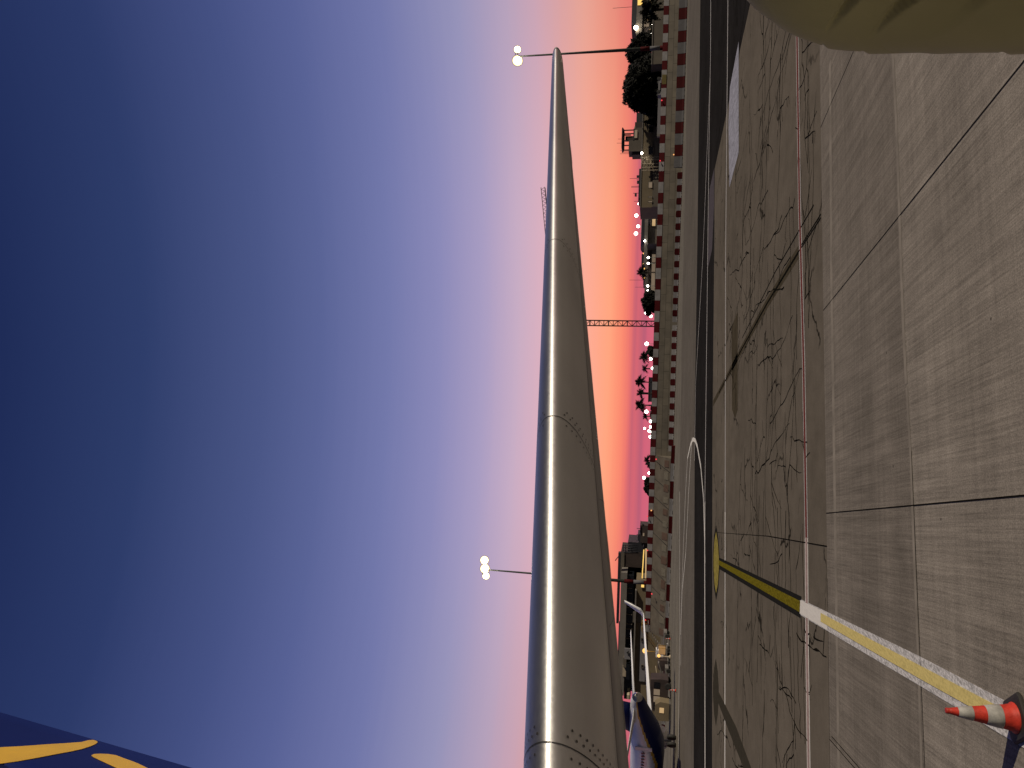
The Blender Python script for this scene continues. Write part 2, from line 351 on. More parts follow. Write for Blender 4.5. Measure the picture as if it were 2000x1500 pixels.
line('dark_seal_band', [(1560, 492), (1500, 590), (1450, 680), (1393, 788)], .42, .006, M['stain'])
line('dark_seal_core', [(1560, 492), (1500, 590), (1450, 680), (1404, 768)], .10, .010, M['seal'])
area('oil_stain', [(1429, 640), (1441, 608), (1441, 800), (1436, 818), (1430, 800)], .006, M['stain'])
mb = MB()
strip(mb, [G(1771, 750), G(1765, 640), G(1757, 400), G(1752, 250), G(1742, 60)], .12, .0085)
strip(mb, [G(1771.5, 756), G(1780, 900), G(1787, 1100), G(1795, 1300), G(1803, 1560)], .10, .0085)
strip(mb, [G(1622, 120), G(1624, 500), G(1630, 900), G(1636, 1300), G(1640, 1560)], .22, .0085)
struct(mb.build('pale_pavement_marks', M['pale']))

# hand-laid crack seals: branching polylines over the cracked bay
def crack_net():
    mb = MB(); rnd = random.Random(11)
    def grow_crack(x, y, ang, L, w, depth):
        pts = [V((x, y, 0))]; ws = [w]
        n = int(L/.35); drift = 0
        for i in range(n):
            drift = drift*.6 + rnd.uniform(-.22, .22); an = ang + drift + (.5*rnd.choice((-1, 1)) if rnd.random() < .10 else 0)
            x += cos(an)*.35; y += sin(an)*.35
            pts.append(V((x, y, 0))); ws.append(w*rnd.uniform(.35, 1.3)*(1-.6*i/max(1, n))*(2.0 if rnd.random() < .05 else 1))
            if depth and rnd.random() < .09: grow_crack(x, y, ang + rnd.choice((-1, 1))*rnd.uniform(.9, 1.6), L*rnd.uniform(.2, .5), w*.8, depth-1)
        d = (e1-e0).normalized(); nn = V((-d.y, d.x, 0))
        for i in range(len(pts)-1):
            if min((pts[j]-e0).dot(nn) for j in (i, i+1)) > .15: strip(mb, [pts[i], pts[i+1]], [ws[i], ws[i+1]], .009)
    for k in range(105):
        px, py = rnd.uniform(1412, 1590), rnd.uniform(-40, 1040) if rnd.random() < .8 else rnd.uniform(1180, 1500)
        p = G(px, py); dist = p.length
        base = rnd.choice((0, 0, 0, pi, pi, pi/2, -pi/2)) + TH*.8 + rnd.uniform(-.22, .22)
        grow_crack(p.x, p.y, base, rnd.uniform(2.0, 7.0)*(.5+dist/40), .042*(.5 + dist/30), 2)
    return struct(mb.build('crack_seals', M['seal']))
crack_net()

# ------------------------------------------------------------------ aircraft we are boarding: tailplane, fin and tail cone
M['alu'] = None
def metal_mat():
    m, nt, b = newmat('bare_polished_aluminium')
    tc = N(nt, 'ShaderNodeTexCoord')
    n1 = N(nt, 'ShaderNodeTexNoise', Scale=1.6, Detail=5.0); nt.links.new(tc.outputs['Object'], n1.inputs['Vector'])
    n2 = N(nt, 'ShaderNodeTexNoise', Scale=55.0, Detail=4.0, Roughness=.7); nt.links.new(tc.outputs['Object'], n2.inputs['Vector'])
    c = ramp(nt, n1.outputs[0], [(.3, (.48, .475, .465)), (.7, (.60, .59, .575))]); nt.links.new(c, b.inputs['Base Color'])
    sp = ramp(nt, n2.outputs[0], [(.35, .0), (.75, .10)])
    r = math_(nt, 'ADD', math_(nt, 'MULTIPLY_ADD', n1.outputs[0], .10), sp); nt.nodes[-2].inputs[2].default_value = .38
    nt.links.new(r, b.inputs['Roughness']); b.inputs['Metallic'].default_value = .95
    tg = N(nt, 'ShaderNodeCombineXYZ'); tg.inputs[0].default_value, tg.inputs[1].default_value, tg.inputs[2].default_value = (.69, .715, .12)
    nt.links.new(tg.outputs[0], b.inputs['Tangent']); b.inputs['Anisotropic'].default_value = .45; b.inputs['Coat Weight'].default_value = .35; b.inputs['Coat Roughness'].default_value = .22
    bp = N(nt, 'ShaderNodeBump', Strength=.10, Distance=.004); nt.links.new(n2.outputs[0], bp.inputs['Height']); nt.links.new(bp.outputs[0], b.inputs['Normal'])
    return m
M['alu'] = metal_mat()
M['skin'] = mat('grey_aircraft_paint', (.30, .29, .28), .38, .0, var=.12, scale=1.2, bump=.05, bscale=8)
M['skin2'] = mat('grey_control_surface_paint', (.21, .203, .196), .4, .0, var=.14, scale=1.5)
M['screw_head'] = mat('countersunk_screw_dark', (.05, .045, .04), .5, .3)
M['gap'] = mat('panel_gap', (.012, .012, .013), .7)
M['blue'] = mat('navy_blue_aircraft_paint', (.006, .013, .095), .45, var=.08, scale=.8, spec=.15)
M['yellow'] = mat('golden_yellow_aircraft_paint', (.72, .43, .025), .4, var=.06)
M['white'] = mat('white_aircraft_paint', (.88, .88, .92), .35, var=.08, scale=.5)
TIP = V((3.438, 7.2, 0)); LED = B + A*.7
def chord(s): return .98 + (3.8-.98)*s/7.17
def stab_pt(s, xc, up, off=0.0):          # point of the tailplane section: s metres inboard of the tip, xc chord fraction, up = +1 / -1
    c = chord(s); t = (.112 if up > 0 else .128)*c
    L = TIP - LED*s; L.z = 5.262 - .1395*s
    Tz = L.z + .075 - .010*s
    y = 5*t*(.2969*sqrt(max(xc, 0)) - .126*xc - .3516*xc**2 + .2843*xc**3 - .1036*xc**4)
    p = L + A*(c*xc); p.z = L.z + (Tz-L.z)*xc + up*(y+off)
    if off: p = p - A*(off*max(0, 1-xc*5))
    return p
plane = thing('airliner_tail', 'dark blue finned tail of the boarding airliner, its bare metal tailplane crossing the whole sky', 'airplane', V((-2.64, .9, 0)))
XS = [0, .004, .012, .025, .045, .07, .10, .13, .16, .18]
XB = [.18, .25, .33, .42, .52, .60, .67]
XE = [.70, .76, .82, .88, .94, 1.0]
SS = [0, .25, .6] + [.6 + i*(6.5-.6)/16 for i in range(1, 17)]
def shell(s, xs): return [stab_pt(s, x, 1) for x in xs[::-1]] + [stab_pt(s, x, -1) for x in xs[(1 if xs[0] == 0 else 0):]]
mb = MB(); mb.rings([shell(s, XS) for s in SS]); lead = mb.build('leading_edge', M['alu'], plane)
mb = MB(); mb.rings([shell(s, XB) for s in SS]); box_ = mb.build('stabiliser_box', M['skin'], plane)
def dropped(s, x, up):
    p = stab_pt(s, x, up); hp = .70
    p.z -= chord(s)*max(0, x-hp)*.02
    return p
SE = [s for s in SS if s > .2]
mb = MB(); mb.rings([[dropped(s, x, 1) for x in XE[::-1]] + [dropped(s, x, -1) for x in XE] for s in SE]); mb.build('elevator', M['skin2'], plane)
mb = MB(); mb.rings([[dropped(s, x, 1)-V((0, 0, .002)) for x in (.90, .86)] + [dropped(s, x, -1)-V((0, 0, .012)) for x in (.86, .90, 1.0)] for s in SE if 2.2 < s < 5.6]); mb.build('elevator_tab', M['skin'], plane)
# rounded tip cap
tc_ = []
for i, (ds, sc, x0) in enumerate(((0, 1, 0), (-.035, .985, .02), (-.07, .93, .06), (-.10, .8, .14), (-.115, .55, .28))):
    ring = []
    for p in shell(0, XS[:-1] + XB + XE):
        c0 = stab_pt(0, .62, 0) + B*(-ds) if False else stab_pt(0, .62, 0)
        q = c0 + (p-c0)*sc; q.z = c0.z + (p.z-c0.z)*(1, .93, .75, .5, .2)[i]
        ring.append(q + LED*(-ds)*.5 + B*(-ds)*.5)
    tc_.append(ring)
mb = MB(); mb.rings(tc_); mb.build('tip_cap', M['skin'], plane)
# skin joints round the nose, with their screws
sb = MB()
def find_s(py, xc=.0):
    best = min((abs((lambda d: 750-FP*d.dot(RT)/d.dot(F0))(stab_pt(s/200, xc, 1)-CP)-py), s/200) for s in range(0, 1300)); return best[1]
SEAMS = [find_s(y, .004) for y in (1446, 812, 468)]
def seam_pt(s, xc, up, off):              # joints run square to the leading edge
    return stab_pt(min(7.1, s + .47*chord(s)*xc), xc, up, off)
for s in SEAMS:
    mb = MB()
    for up in (1, -1):
        for i in range(len(XS)-1):
            for k in range(3):
                xa, xb_ = XS[i] + (XS[i+1]-XS[i])*k/3, XS[i] + (XS[i+1]-XS[i])*(k+1)/3
                mb.poly([seam_pt(s-.0016, xa, up, .0012), seam_pt(s+.0016, xa, up, .0012), seam_pt(s+.0016, xb_, up, .0012), seam_pt(s-.0016, xb_, up, .0012)])
        for ds, st0 in ((-.026, .0), (-.048, .02), (.028, .012)):
            xv = .001; acc = -st0
            while xv < .175:
                nx = xv + .0008*(1+xv*20); acc += (seam_pt(s, nx, up, 0)-seam_pt(s, xv, up, 0)).length; xv = nx
                if acc < .042: continue
                acc = 0
                p = seam_pt(s+ds, xv, up, .0013); q = seam_pt(s+ds, xv+.002, up, .0013); w = seam_pt(s+ds+.01, xv, up, .0013)
                t1 = (q-p).normalized(); t2 = (w-p); t2 = (t2 - t1*t2.dot(t1)).normalized()
                sb.poly([p + t1*(.0052*cos(a_)) + t2*(.0052*sin(a_)) for a_ in [2*pi*j/8 for j in range(8)]])
    mb.build('skin_joint', M['gap'], plane)
sb.build('screw_heads', M['screw_head'], plane)
# gap line between leading edge and box
mb = MB()
for up in (1, -1):
    for i in range(len(SS)-1):
        mb.poly([stab_pt(SS[i], .1785, up, .001), stab_pt(SS[i+1], .1785, up, .001), stab_pt(SS[i+1], .1805, up, .001), stab_pt(SS[i], .1805, up, .001)])
mb.build('edge_joint', M['gap'], plane)
mb = MB()
for i in range(len(SS)-1): mb.poly([stab_pt(SS[i], .672, -1, .002), stab_pt(SS[i+1], .672, -1, .002), stab_pt(SS[i+1], .692, -1, .002), stab_pt(SS[i], .692, -1, .002)])
mb.build('hinge_gap', M['gap'], plane)
M['seam_light'] = mat('pale_sealant_and_glint', (.50, .48, .45), .5, var=.1)  # shared by the seal strips and the painted glint
for pn, xc, w_, s0, s1, m_ in (('panel_line', .30, .0016, 0, 6.5, 'gap'), ('panel_line', .46, .0016, .6, 6.5, 'gap'), ('panel_line', .60, .002, 0, 6.5, 'gap'), ('seal_strip', .715, .004, .3, 6.4, 'seam_light'), ('seal_strip', .655, .003, 0, 6.5, 'seam_light'), ('panel_line', .86, .003, 2.2, 5.6, 'gap'), ('seal_strip', .93, .003, .4, 6.4, 'seam_light')):
    mb = MB(); sl = [q for q in SS if s0 <= q <= s1]; fn = stab_pt if xc < .7 else (lambda a_, b_, c_, d_=0: dropped(a_, b_, c_) - V((0, 0, d_)))
    for q0, q1 in zip(sl, sl[1:]): mb.poly([fn(q0, xc, -1, .0025), fn(q1, xc, -1, .0025), fn(q1, xc+w_, -1, .0025), fn(q0, xc+w_, -1, .0025)])
    mb.build(pn, M[m_], plane)
for k in range(1, 11):
    s_ = .55 + k*.58; mb = MB(); xs_ = [.20, .28, .36, .44, .52, .60, .655]
    for x0_, x1_ in zip(xs_, xs_[1:]): mb.poly([stab_pt(s_, x0_, -1, .002), stab_pt(s_+.002, x0_, -1, .002), stab_pt(s_+.002, x1_, -1, .002), stab_pt(s_, x1_, -1, .002)])
    mb.build('rib_line', M['gap'], plane)
for s_, xc in ((1.4, .40), (2.6, .38), (3.7, .39), (4.9, .37), (5.6, .38)):
    mb = MB(); c_ = chord(s_); mb.poly([stab_pt(s_ + .13*cos(a_), xc + .06/c_*sin(a_), -1, .0028) for a_ in [2*pi*j/20 for j in range(20)]]); mb.build('access_panel', M['skin2'], plane)
mb = MB(); ws_ = [(4.7, 0), (5.0, .006), (5.3, .010), (5.6, .007), (5.9, .012), (6.2, .010), (6.5, .012)]
for (q0, w0), (q1, w1) in zip(ws_, ws_[1:]): mb.poly([stab_pt(q0, .53, -1, .003), stab_pt(q1, .53, -1, .003), stab_pt(q1, .53+w1*1.5, -1, .003), stab_pt(q0, .53+w0*1.5+.0001, -1, .003)])
mb.build('painted_glint_wedge', M['seam_light'], plane)  # glint on the lower skin painted as a pale wedge
# chrome studs added to catch glints along the trailing edge
M['glint'] = mat('bright_chromed_stud', (.85, .83, .78), .12, 1.0, var=.02)
def find_te(py):
    return min((abs((lambda d: 750-FP*d.dot(RT)/d.dot(F0))(dropped(k/200, 1.0, 1)-CP)-py), k/200) for k in range(60, 1200))[1]
for yy in (420, 442, 464, 476, 525, 536, 579, 588, 687, 717, 734, 791, 815, 836, 846, 932, 939):
    p = dropped(find_te(yy), 1.0, -1); mb = MB(); mb.ball(p - UZ*.006, .013, 8); mb.tube([p, p + A*.05 - UZ*.003], .003, 5); mb.build('glint_stud', M['glint'], plane)
# fin on the centreline
C0 = V((-2.64, .9, 0)); NB = B.copy()
t0 = onplane(0, 1391, C0, NB); t1 = onplane(376, 1500, C0, NB)
def fin_te(z): return t1 + (t0-t1)*((z-t1.z)/(t0.z-t1.z))
def fin_u(p): return (p-C0).dot(A)
ZR, ZT = 5.3, 12.4
uteR, uteT = fin_u(fin_te(ZR)), fin_u(fin_te(ZT))
cR, cT = 5.6, 2.0
def fin_pt(z, x, side):
    k = (z-ZR)/(ZT-ZR); ute = uteR + (uteT-uteR)*k; c = cR + (cT-cR)*k; t = .10*c
    y = 5*t*(.2969*sqrt(max(x, 0)) - .126*x - .3516*x*x + .2843*x**3 - .1036*x**4)
    p = C0 + A*(ute - c*(1-x)) + NB*(side*y); p.z = z; return p
XF = [0, .01, .03, .07, .14, .25, .40, .55, .68]
ZF = [ZR + (ZT-ZR)*i/8 for i in range(9)] + [ZT + .08]
mb = MB(); mb.rings([[fin_pt(z, x, 1) for x in XF[::-1]] + [fin_pt(z, x, -1) for x in XF[1:]] for z in ZF]); fin = mb.build('fin', M['blue'], plane)
XR_ = [.685, .75, .85, .93, 1.0]
mb = MB(); mb.rings([[fin_pt(z, x, 1) for x in XR_[::-1]] + [fin_pt(z, x, -1) for x in XR_] for z in ZF]); mb.build('rudder', M['blue'], plane)
def logo(name, pts, parent):
    mb = MB(); ps = []
    for x, y in pts:
        p = onplane(x, y, C0, NB); k = (p.z-ZR)/(ZT-ZR); ute = uteR+(uteT-uteR)*k; c = cR+(cT-cR)*k
        xx = 1-(ute-fin_u(p))/c; ps.append(fin_pt(p.z, min(.99, max(.01, xx)), 1) + NB*.006)
    mb.prism(ps, NB*-.003); return mb.build(name, M['yellow'], parent)
logo('emblem_wing', [(-70, 1492), (-30, 1485), (0, 1480.5), (38, 1475.5), (85, 1467.5), (125, 1461), (158, 1455), (172, 1449), (182, 1447), (189, 1448.5), (190.5, 1452), (186, 1457.5), (176, 1464), (158, 1473), (136, 1481), (108, 1489.5), (75, 1500), (30, 1513), (-70, 1535)], plane)
logo('emblem_body', [(176.5, 1487.5), (182, 1483.5), (195, 1481.7), (210, 1481.2), (226, 1483), (240, 1489), (255, 1494.5), (268, 1500), (300, 1518), (320, 1540), (280, 1545), (235, 1520), (197, 1500), (180, 1491)], plane)
# tail cone running forward past the boarding door
M['belly'] = M['blue']
prof = [(-11, 1.88, 0, 3.2), (-7, 1.88, 0, 3.2), (-4, 1.84, 0, 3.25), (-2, 1.70, 0, 3.5), (0, 1.45, 0, 3.85), (1.5, 1.18, 0, 4.15), (3.0, .82, 0, 4.45), (4.2, .52, 0, 4.7), (5.2, .26, 0, 4.9), (5.5, .16, 0, 4.95)]
rg = []
for u, r, _, zc in prof:
    c = C0 + A*u; rg.append([c + NB*(r*cos(2*pi*j/32)) + UZ*(zc + r*sin(2*pi*j/32)) for j in range(32)])
mb = MB(); mb.rings(rg, mf=lambda i, j: 1 if 16 <= j < 32 else 0); mb.build('fuselage', [M['white'], M['blue']], plane)

# ------------------------------------------------------------------ boarding stairs (we stand on its landing) and the passenger ahead
M['steel'] = mat('galvanised_steel', (.30, .30, .31), .5, .6)
M['rubber'] = mat('black_rubber', (.02, .02, .02), .75)
FL = HC - 1.55
st = thing('boarding_stairs', 'steel boarding stairs with landing at the rear door of the airliner', 'stairs', (0, 0, 0))
mb = MB(); mb.box((.45, -.1, FL-.05), (1.9, 1.5, .10)); mb.build('landing', M['steel'], st)
for px_ in (-.4, 1.3):
    for py_ in (-.75, .55): mb = MB(); mb.tube([(px_, py_, 0), (px_, py_, FL-.1)], .05); mb.build('support_leg', M['steel'], st)
mb = MB()
for k in range(12): mb.box((1.45 + k*.27, -.1, FL - .1 - k*.2), (.28, 1.2, .04))
mb.build('steps', M['steel'], st)
mb = MB(); mb.tube([(-.4, -.8, FL), (-.4, -.8, FL+1.0), (1.35, -.8, FL+1.0), (4.5, -.8, 1.2), (4.5, -.8, .2)], .022); mb.build('handrail', M['steel'], st)

def cloth(name, col, wrinkle=.5):
    m, nt, b = newmat(name)
    tc = N(nt, 'ShaderNodeTexCoord')
    wv = N(nt, 'ShaderNodeTexWave', Scale=2.1, Distortion=5.5, Detail=2.5); wv.inputs['Detail Scale'].default_value = .8; wv.bands_direction = 'DIAGONAL'
    nt.links.new(tc.outputs['Object'], wv.inputs['Vector'])
    fn = N(nt, 'ShaderNodeTexNoise', Scale=420.0, Detail=2.0); nt.links.new(tc.outputs['Object'], fn.inputs['Vector'])
    nb = N(nt, 'ShaderNodeTexNoise', Scale=5.0, Detail=4.0); nt.links.new(tc.outputs['Object'], nb.inputs['Vector'])
    c = mixc(nt, nb.outputs[0], tuple(x*.85 for x in col), tuple(x*1.15 for x in col)); nt.links.new(c, b.inputs['Base Color'])
    h = math_(nt, 'ADD', math_(nt, 'POWER', wv.outputs['Fac'], .5), math_(nt, 'MULTIPLY', fn.outputs[0], .05))
    bp = N(nt, 'ShaderNodeBump', Strength=wrinkle, Distance=.018); nt.links.new(h, bp.inputs['Height']); nt.links.new(bp.outputs[0], b.inputs['Normal'])
    b.inputs['Roughness'].default_value = .9; b.inputs['Sheen Weight'].default_value = .15; b.inputs['Specular IOR Level'].default_value = .15
    return m
def skin_obj(name, joints, edges, mt, parent, sub=2, root=0):
    me = bpy.data.meshes.new(name); me.from_pydata([j[0] for j in joints], edges, []); me.materials.append(mt)
    o = bpy.data.objects.new(name, me); COL.objects.link(o); o.parent = parent
    sk = o.modifiers.new('skin', 'SKIN'); sk.use_smooth_shade = True
    for i, j in enumerate(joints):
        d = me.skin_vertices[0].data[i]; r = j[1]; d.radius = (r, r) if isinstance(r, float) else r; d.use_root = (i == root)
    s2 = o.modifiers.new('sub', 'SUBSURF'); s2.levels = sub; s2.render_levels = sub
    return o
def make_person():
    root = thing('person', 'person in a creased olive khaki jacket, their sleeve close beside the lens', 'person', (.77, .98, FL))
    M['khaki'] = cloth('olive_khaki_cloth', (.25, .218, .098), .35); M['trousers'] = cloth('dark_trouser_cloth', (.03, .03, .035), .3)
    M['flesh'] = mat('skin_tone', (.42, .25, .18), .5, var=.06); M['hair'] = mat('dark_hair', (.02, .014, .01), .5, var=.3, scale=40)
    # body: head, neck, torso and limbs as one surface
    jt = [((0, 0, .94), (.14, .11)), ((0, 0, 1.15), (.13, .095)), ((0, 0, 1.36), (.145, .10)), ((0, 0, 1.49), .055), ((0, .015, 1.56), .058), ((0, .03, 1.64), (.078, .095)), ((0, .02, 1.72), (.07, .085)),
          ((-.185, 0, 1.41), .055), ((-.235, -.02, 1.13), .042), ((-.215, .10, .90), .028), ((.185, 0, 1.41), .055), ((.235, -.02, 1.13), .042), ((.215, .10, .90), .028),
          ((-.095, 0, .88), .085), ((-.105, .01, .48), .056), ((-.11, -.01, .09), .037), ((-.115, .13, .035), .034), ((.095, 0, .88), .085), ((.105, .01, .48), .056), ((.11, -.01, .09), .037), ((.115, .13, .035), .034)]
    ed = [(0, 1), (1, 2), (2, 3), (3, 4), (4, 5), (5, 6), (2, 7), (7, 8), (8, 9), (2, 10), (10, 11), (11, 12), (0, 13), (13, 14), (14, 15), (15, 16), (0, 17), (17, 18), (18, 19), (19, 20)]
    for sgn, w in ((-1, 9), (1, 12)):     # palm, five fingers
        k = len(jt); jt.append(((sgn*.212, .12, .855), (.034, .016))); ed.append((w, k))
        for q, (dx, L) in enumerate(((-.026, .062), (-.009, .074), (.009, .070), (.026, .055))):
            b0 = len(jt); jt.append(((sgn*.212+dx*.3, .135+dx, .812), .0088)); jt.append(((sgn*.206+dx*.2, .142+dx, .812-L*.55), .008)); jt.append(((sgn*.196, .138+dx, .812-L), .007)); ed += [(k, b0), (b0, b0+1), (b0+1, b0+2)]
        b0 = len(jt); jt.append(((sgn*.20, .165, .845), .010)); jt.append(((sgn*.192, .18, .805), .0085)); ed += [(k, b0), (b0, b0+1)]
    skin_obj('body', jt, ed, M['flesh'], root)
    jk = [((0, 0, .84), (.185, .145)), ((0, 0, 1.0), (.175, .135)), ((0, -.005, 1.20), (.18, .135)), ((0, -.005, 1.37), (.175, .125)), ((0, .0, 1.475), .075),
          ((-.16, .0, 1.33), .07), ((-.20, .0, 1.22), .06), ((-.215, .0, 1.08), .06), ((-.215, .03, .96), .05), ((-.215, .09, .90), .045),
          ((.20, -.005, 1.385), .100), ((.232, -.02, 1.25), .098), ((.250, -.03, 1.11), .088), ((.246, .03, .99), .075), ((.225, .09, .90), .058)]
    ek = [(0, 1), (1, 2), (2, 3), (3, 4), (3, 5), (5, 6), (6, 7), (7, 8), (8, 9), (3, 10), (10, 11), (11, 12), (12, 13), (13, 14)]
    jo = skin_obj('jacket', jk, ek, M['khaki'], root, 4)
    tx = bpy.data.textures.new('cloth_folds', 'WOOD'); tx.wood_type = 'BANDNOISE'; tx.noise_scale = .22; tx.turbulence = 4.0; tx.noise_basis_2 = 'SIN'
    dm = jo.modifiers.new('folds', 'DISPLACE'); dm.texture = tx; dm.strength = .034; dm.mid_level = .5
    # near sleeve: shoulder and upper arm with deep diagonal creases
    prof_ = [(1452, -30), (1472, 0), (1499, 19), (1528, 38), (1556, 55), (1604, 73), (1670, 86), (1745, 90.5), (1880, 88), (2000, 87), (2150, 88), (2350, 84)]
    cont = [at(x, y, .98) for x, y in prof_]; mb = MB(); rings = []; ny = 440
    zs = [cont[0].z + (cont[-1].z-cont[0].z)*i/ny for i in range(ny+1)]
    def edge(z):
        for a_, c_ in zip(cont, cont[1:]):
            if c_.z <= z <= a_.z: return a_.x + (c_.x-a_.x)*(z-a_.z)/(c_.z-a_.z)
        return cont[-1].x
    sm = [edge(z) for z in zs]
    for _ in range(150): sm = [sm[0]] + [(sm[i-1]+2*sm[i]+sm[i+1])/4 for i in range(1, ny)] + [sm[-1]]
    for i, z in enumerate(zs):
        xe = sm[i]; xr = .76 - .09*min(1, max(0, (cont[3].z - z)/.35)); rx = (xr-xe)/2; ry = .085 + .03*min(1, i/108); ring = []
        for j in range(160):
            a_ = 2*pi*j/160; u = rx*(1-cos(a_)); ph = (z + 1.15*u + 4.5*u*u + .016*sin(17*u+19*z) + .006*sin(41*u-33*z+2))/.075 + .5
            fr = ph - math.floor(ph); k = math.floor(ph); amp = .022*(.8+.2*sin(k*2.4+1))*min(1, max(0, (u-.001)/.030))*min(1, i/80)*(1 if a_ > pi else .4)
            dd = amp*((fr/.84)**1.3 if fr < .84 else (1-(fr-.84)/.16)) - amp*.5 - 1.5*amp*(.5+.5*sin(k*1.7))*math.exp(-((fr-.95)/.05)**2)
            ring.append(V((xe+rx + (-rx-dd)*cos(a_) , .98 + (ry+dd)*sin(a_), z)))
        rings.append(ring)
    mb.rings(rings); mb.build('sleeve', M['khaki'], root)
    tr = [((0, 0, .93), (.15, .12)), ((-.095, 0, .84), .098), ((-.107, .01, .48), .074), ((-.112, -.01, .12), .062), ((.095, 0, .84), .098), ((.107, .01, .48), .074), ((.112, -.01, .12), .062)]
    skin_obj('trousers', tr, [(0, 1), (1, 2), (2, 3), (0, 4), (4, 5), (5, 6)], M['trousers'], root)
    for sgn in (-1, 1):
        mb = MB(); mb.rings([[V((sgn*.113 + rx*cos(a_), y + .0, .045 + rz*sin(a_))) for a_ in [2*pi*j/12 for j in range(12)]] for y, rx, rz in ((-.085, .03, .04), (-.05, .045, .045), (.05, .048, .045), (.13, .05, .036), (.19, .03, .028))])
        sh = mb.build('shoe', M['rubber'], root, loc=(0, 0, 0)); sh.location = (0, 0, 0)
    mb = MB(); mb.lathe((0, .008, 1.655), [(.104, -.055), (.112, 0), (.108, .05), (.08, .09), (.02, .108)], 20); hh = mb.build('hair', M['hair'], root, loc=(0, 0, 0)); hh.location = (0, -.012, 0)
    for sgn in (-1, 1): mb = MB(); mb.ball((sgn*.032, .118, 1.655), .011, 8); q = mb.build('eye', M['rubber'], root, loc=(0, 0, 0))
    mb = MB(); mb.rings([[V((w*cos(a_), .115 + d + .012*sin(a_), z)) for a_ in [2*pi*j/8 for j in range(8)]] for z, w, d in ((1.60, .018, .02), (1.615, .016, .022), (1.65, .009, .006))]); q = mb.build('nose', M['flesh'], root, loc=(0, 0, 0)); q.location = (0, 0, 0)
    return root
make_person()

# ------------------------------------------------------------------ traffic cones
M['cone_red'] = mat('red_orange_cone_plastic', (.46, .034, .020), .55, var=.32, scale=9, bump=.15, bscale=40, spec=.3)
M['cone_white'] = mat('grey_white_reflective_sleeve', (.33, .325, .31), .6, var=.35, scale=8, spec=.3)
M['cone_base'] = mat('dirty_black_rubber', (.022, .020, .016), .7, var=.4, scale=12)
def make_cone(label, group=None):
    r = thing('traffic_cone', label, 'cone', (0, 0, 0), group)
    def R_(z): return .148 - (.148-.030)*(z-.045)/(.75-.045)
    mb = MB(); mb.lathe((0, 0, 0), [(.165, .036), (.168, .05), (.150, .062), (R_(.12), .12), (R_(.40), .40), (R_(.62), .62), (.036, .69), (.036, .70), (.030, .705), (.034, .725), (.030, .748), (.018, .75)], 28)
    mb.build('cone_body', M['cone_red'], r, loc=(0, 0, 0))
    for z0, z1 in ((.185, .345), (.475, .625)):
        mb = MB(); mb.lathe((0, 0, 0), [(R_(z0)+.0015, z0), (R_(z0)+.004, z0+.002), (R_(z1)+.004, z1-.002), (R_(z1)+.0015, z1)], 28, cap=False); mb.build('reflective_sleeve', M['cone_white'], r, loc=(0, 0, 0))
    mb = MB(); k = .235; ch = .05
    pl = [(-k+ch, -k), (k-ch, -k), (k, -k+ch), (k, k-ch), (k-ch, k), (-k+ch, k), (-k, k-ch), (-k, -k+ch)]
    mb.rings([[V((x*s_, y*s_, z)) for x, y in pl] for s_, z in ((1, .0), (1, .022), (.93, .038), (.78, .042))], smooth=False); mb.build('rubber_base', M['cone_base'], r, loc=(0, 0, 0))
    return r
cone = make_cone('large orange red and white banded cone standing on the pale yellow line')
cp = G(1850, 1388, .75); cone.location = (cp.x, cp.y, .018); cone.rotation_euler = (0, 0, radians(38))
dup(cone, G(1321, 1349), .4, 'small distant red cone on the light strip right of the parked airliner', None, 1.15)
dup(cone, G(1309.5, 1248), .9, 'tiny dark cone beside the end of the low red and white kerb', None, 1.1)

# ------------------------------------------------------------------ perimeter wall with painted coping, barriers
M['stone'] = None
def wall_mat():
    m, nt, b = newmat('weathered_block_wall')
    tc = N(nt, 'ShaderNodeTexCoord'); sp = N(nt, 'ShaderNodeSeparateXYZ'); nt.links.new(tc.outputs['Object'], sp.inputs[0])
    cb = N(nt, 'ShaderNodeCombineXYZ'); nt.links.new(sp.outputs[0], cb.inputs[0]); nt.links.new(sp.outputs[2], cb.inputs[1])
    br = N(nt, 'ShaderNodeTexBrick', Scale=1.0); nt.links.new(cb.outputs[0], br.inputs['Vector'])
    br.inputs['Color1'].default_value = (.178, .155, .122, 1); br.inputs['Color2'].default_value = (.145, .127, .104, 1); br.inputs['Mortar'].default_value = (.06, .051, .042, 1)
    br.inputs['Mortar Size'].default_value = .035; br.inputs['Brick Width'].default_value = 3.2; br.inputs['Row Height'].default_value = 1.05
    no = N(nt, 'ShaderNodeTexNoise', Scale=.5, Detail=6.0); nt.links.new(tc.outputs['Object'], no.inputs['Vector'])
    g = ramp(nt, no.outputs[0], [(.3, .75), (.7, 1.2)])
    c = mixc(nt, 1.0, br.outputs[0], g, 'MULTIPLY'); nt.links.new(c, b.inputs['Base Color']); b.inputs['Roughness'].default_value = .85
    return m
M['stone'] = wall_mat()
M['b_red'] = mat('dark_red_barrier_paint', (.055, .005, .006), .8, var=.2, scale=1.5, spec=.1)
M['b_white'] = mat('dim_white_barrier_paint', (.128, .126, .134), .8, var=.15, scale=1.5, spec=.1)  # lack of light on the tall right row put into this darker white
M['b_yel'] = mat('dull_yellow_mesh', (.12, .09, .012), .6)
WZ = 4.12
wp = [at(1300, y, d) for y, d in ((-180, 137.5), (335, 135.5), (650, 136), (890, 136.5), (1236, 138))]
wp = [V((p.x, p.y, 0)) for p in wp]
wall = thing('perimeter_wall', 'long grey block wall with a red and white painted coping along the far side of the taxiway', 'wall', wp[0])
mb = MB(); cb_ = MB(); run = 0
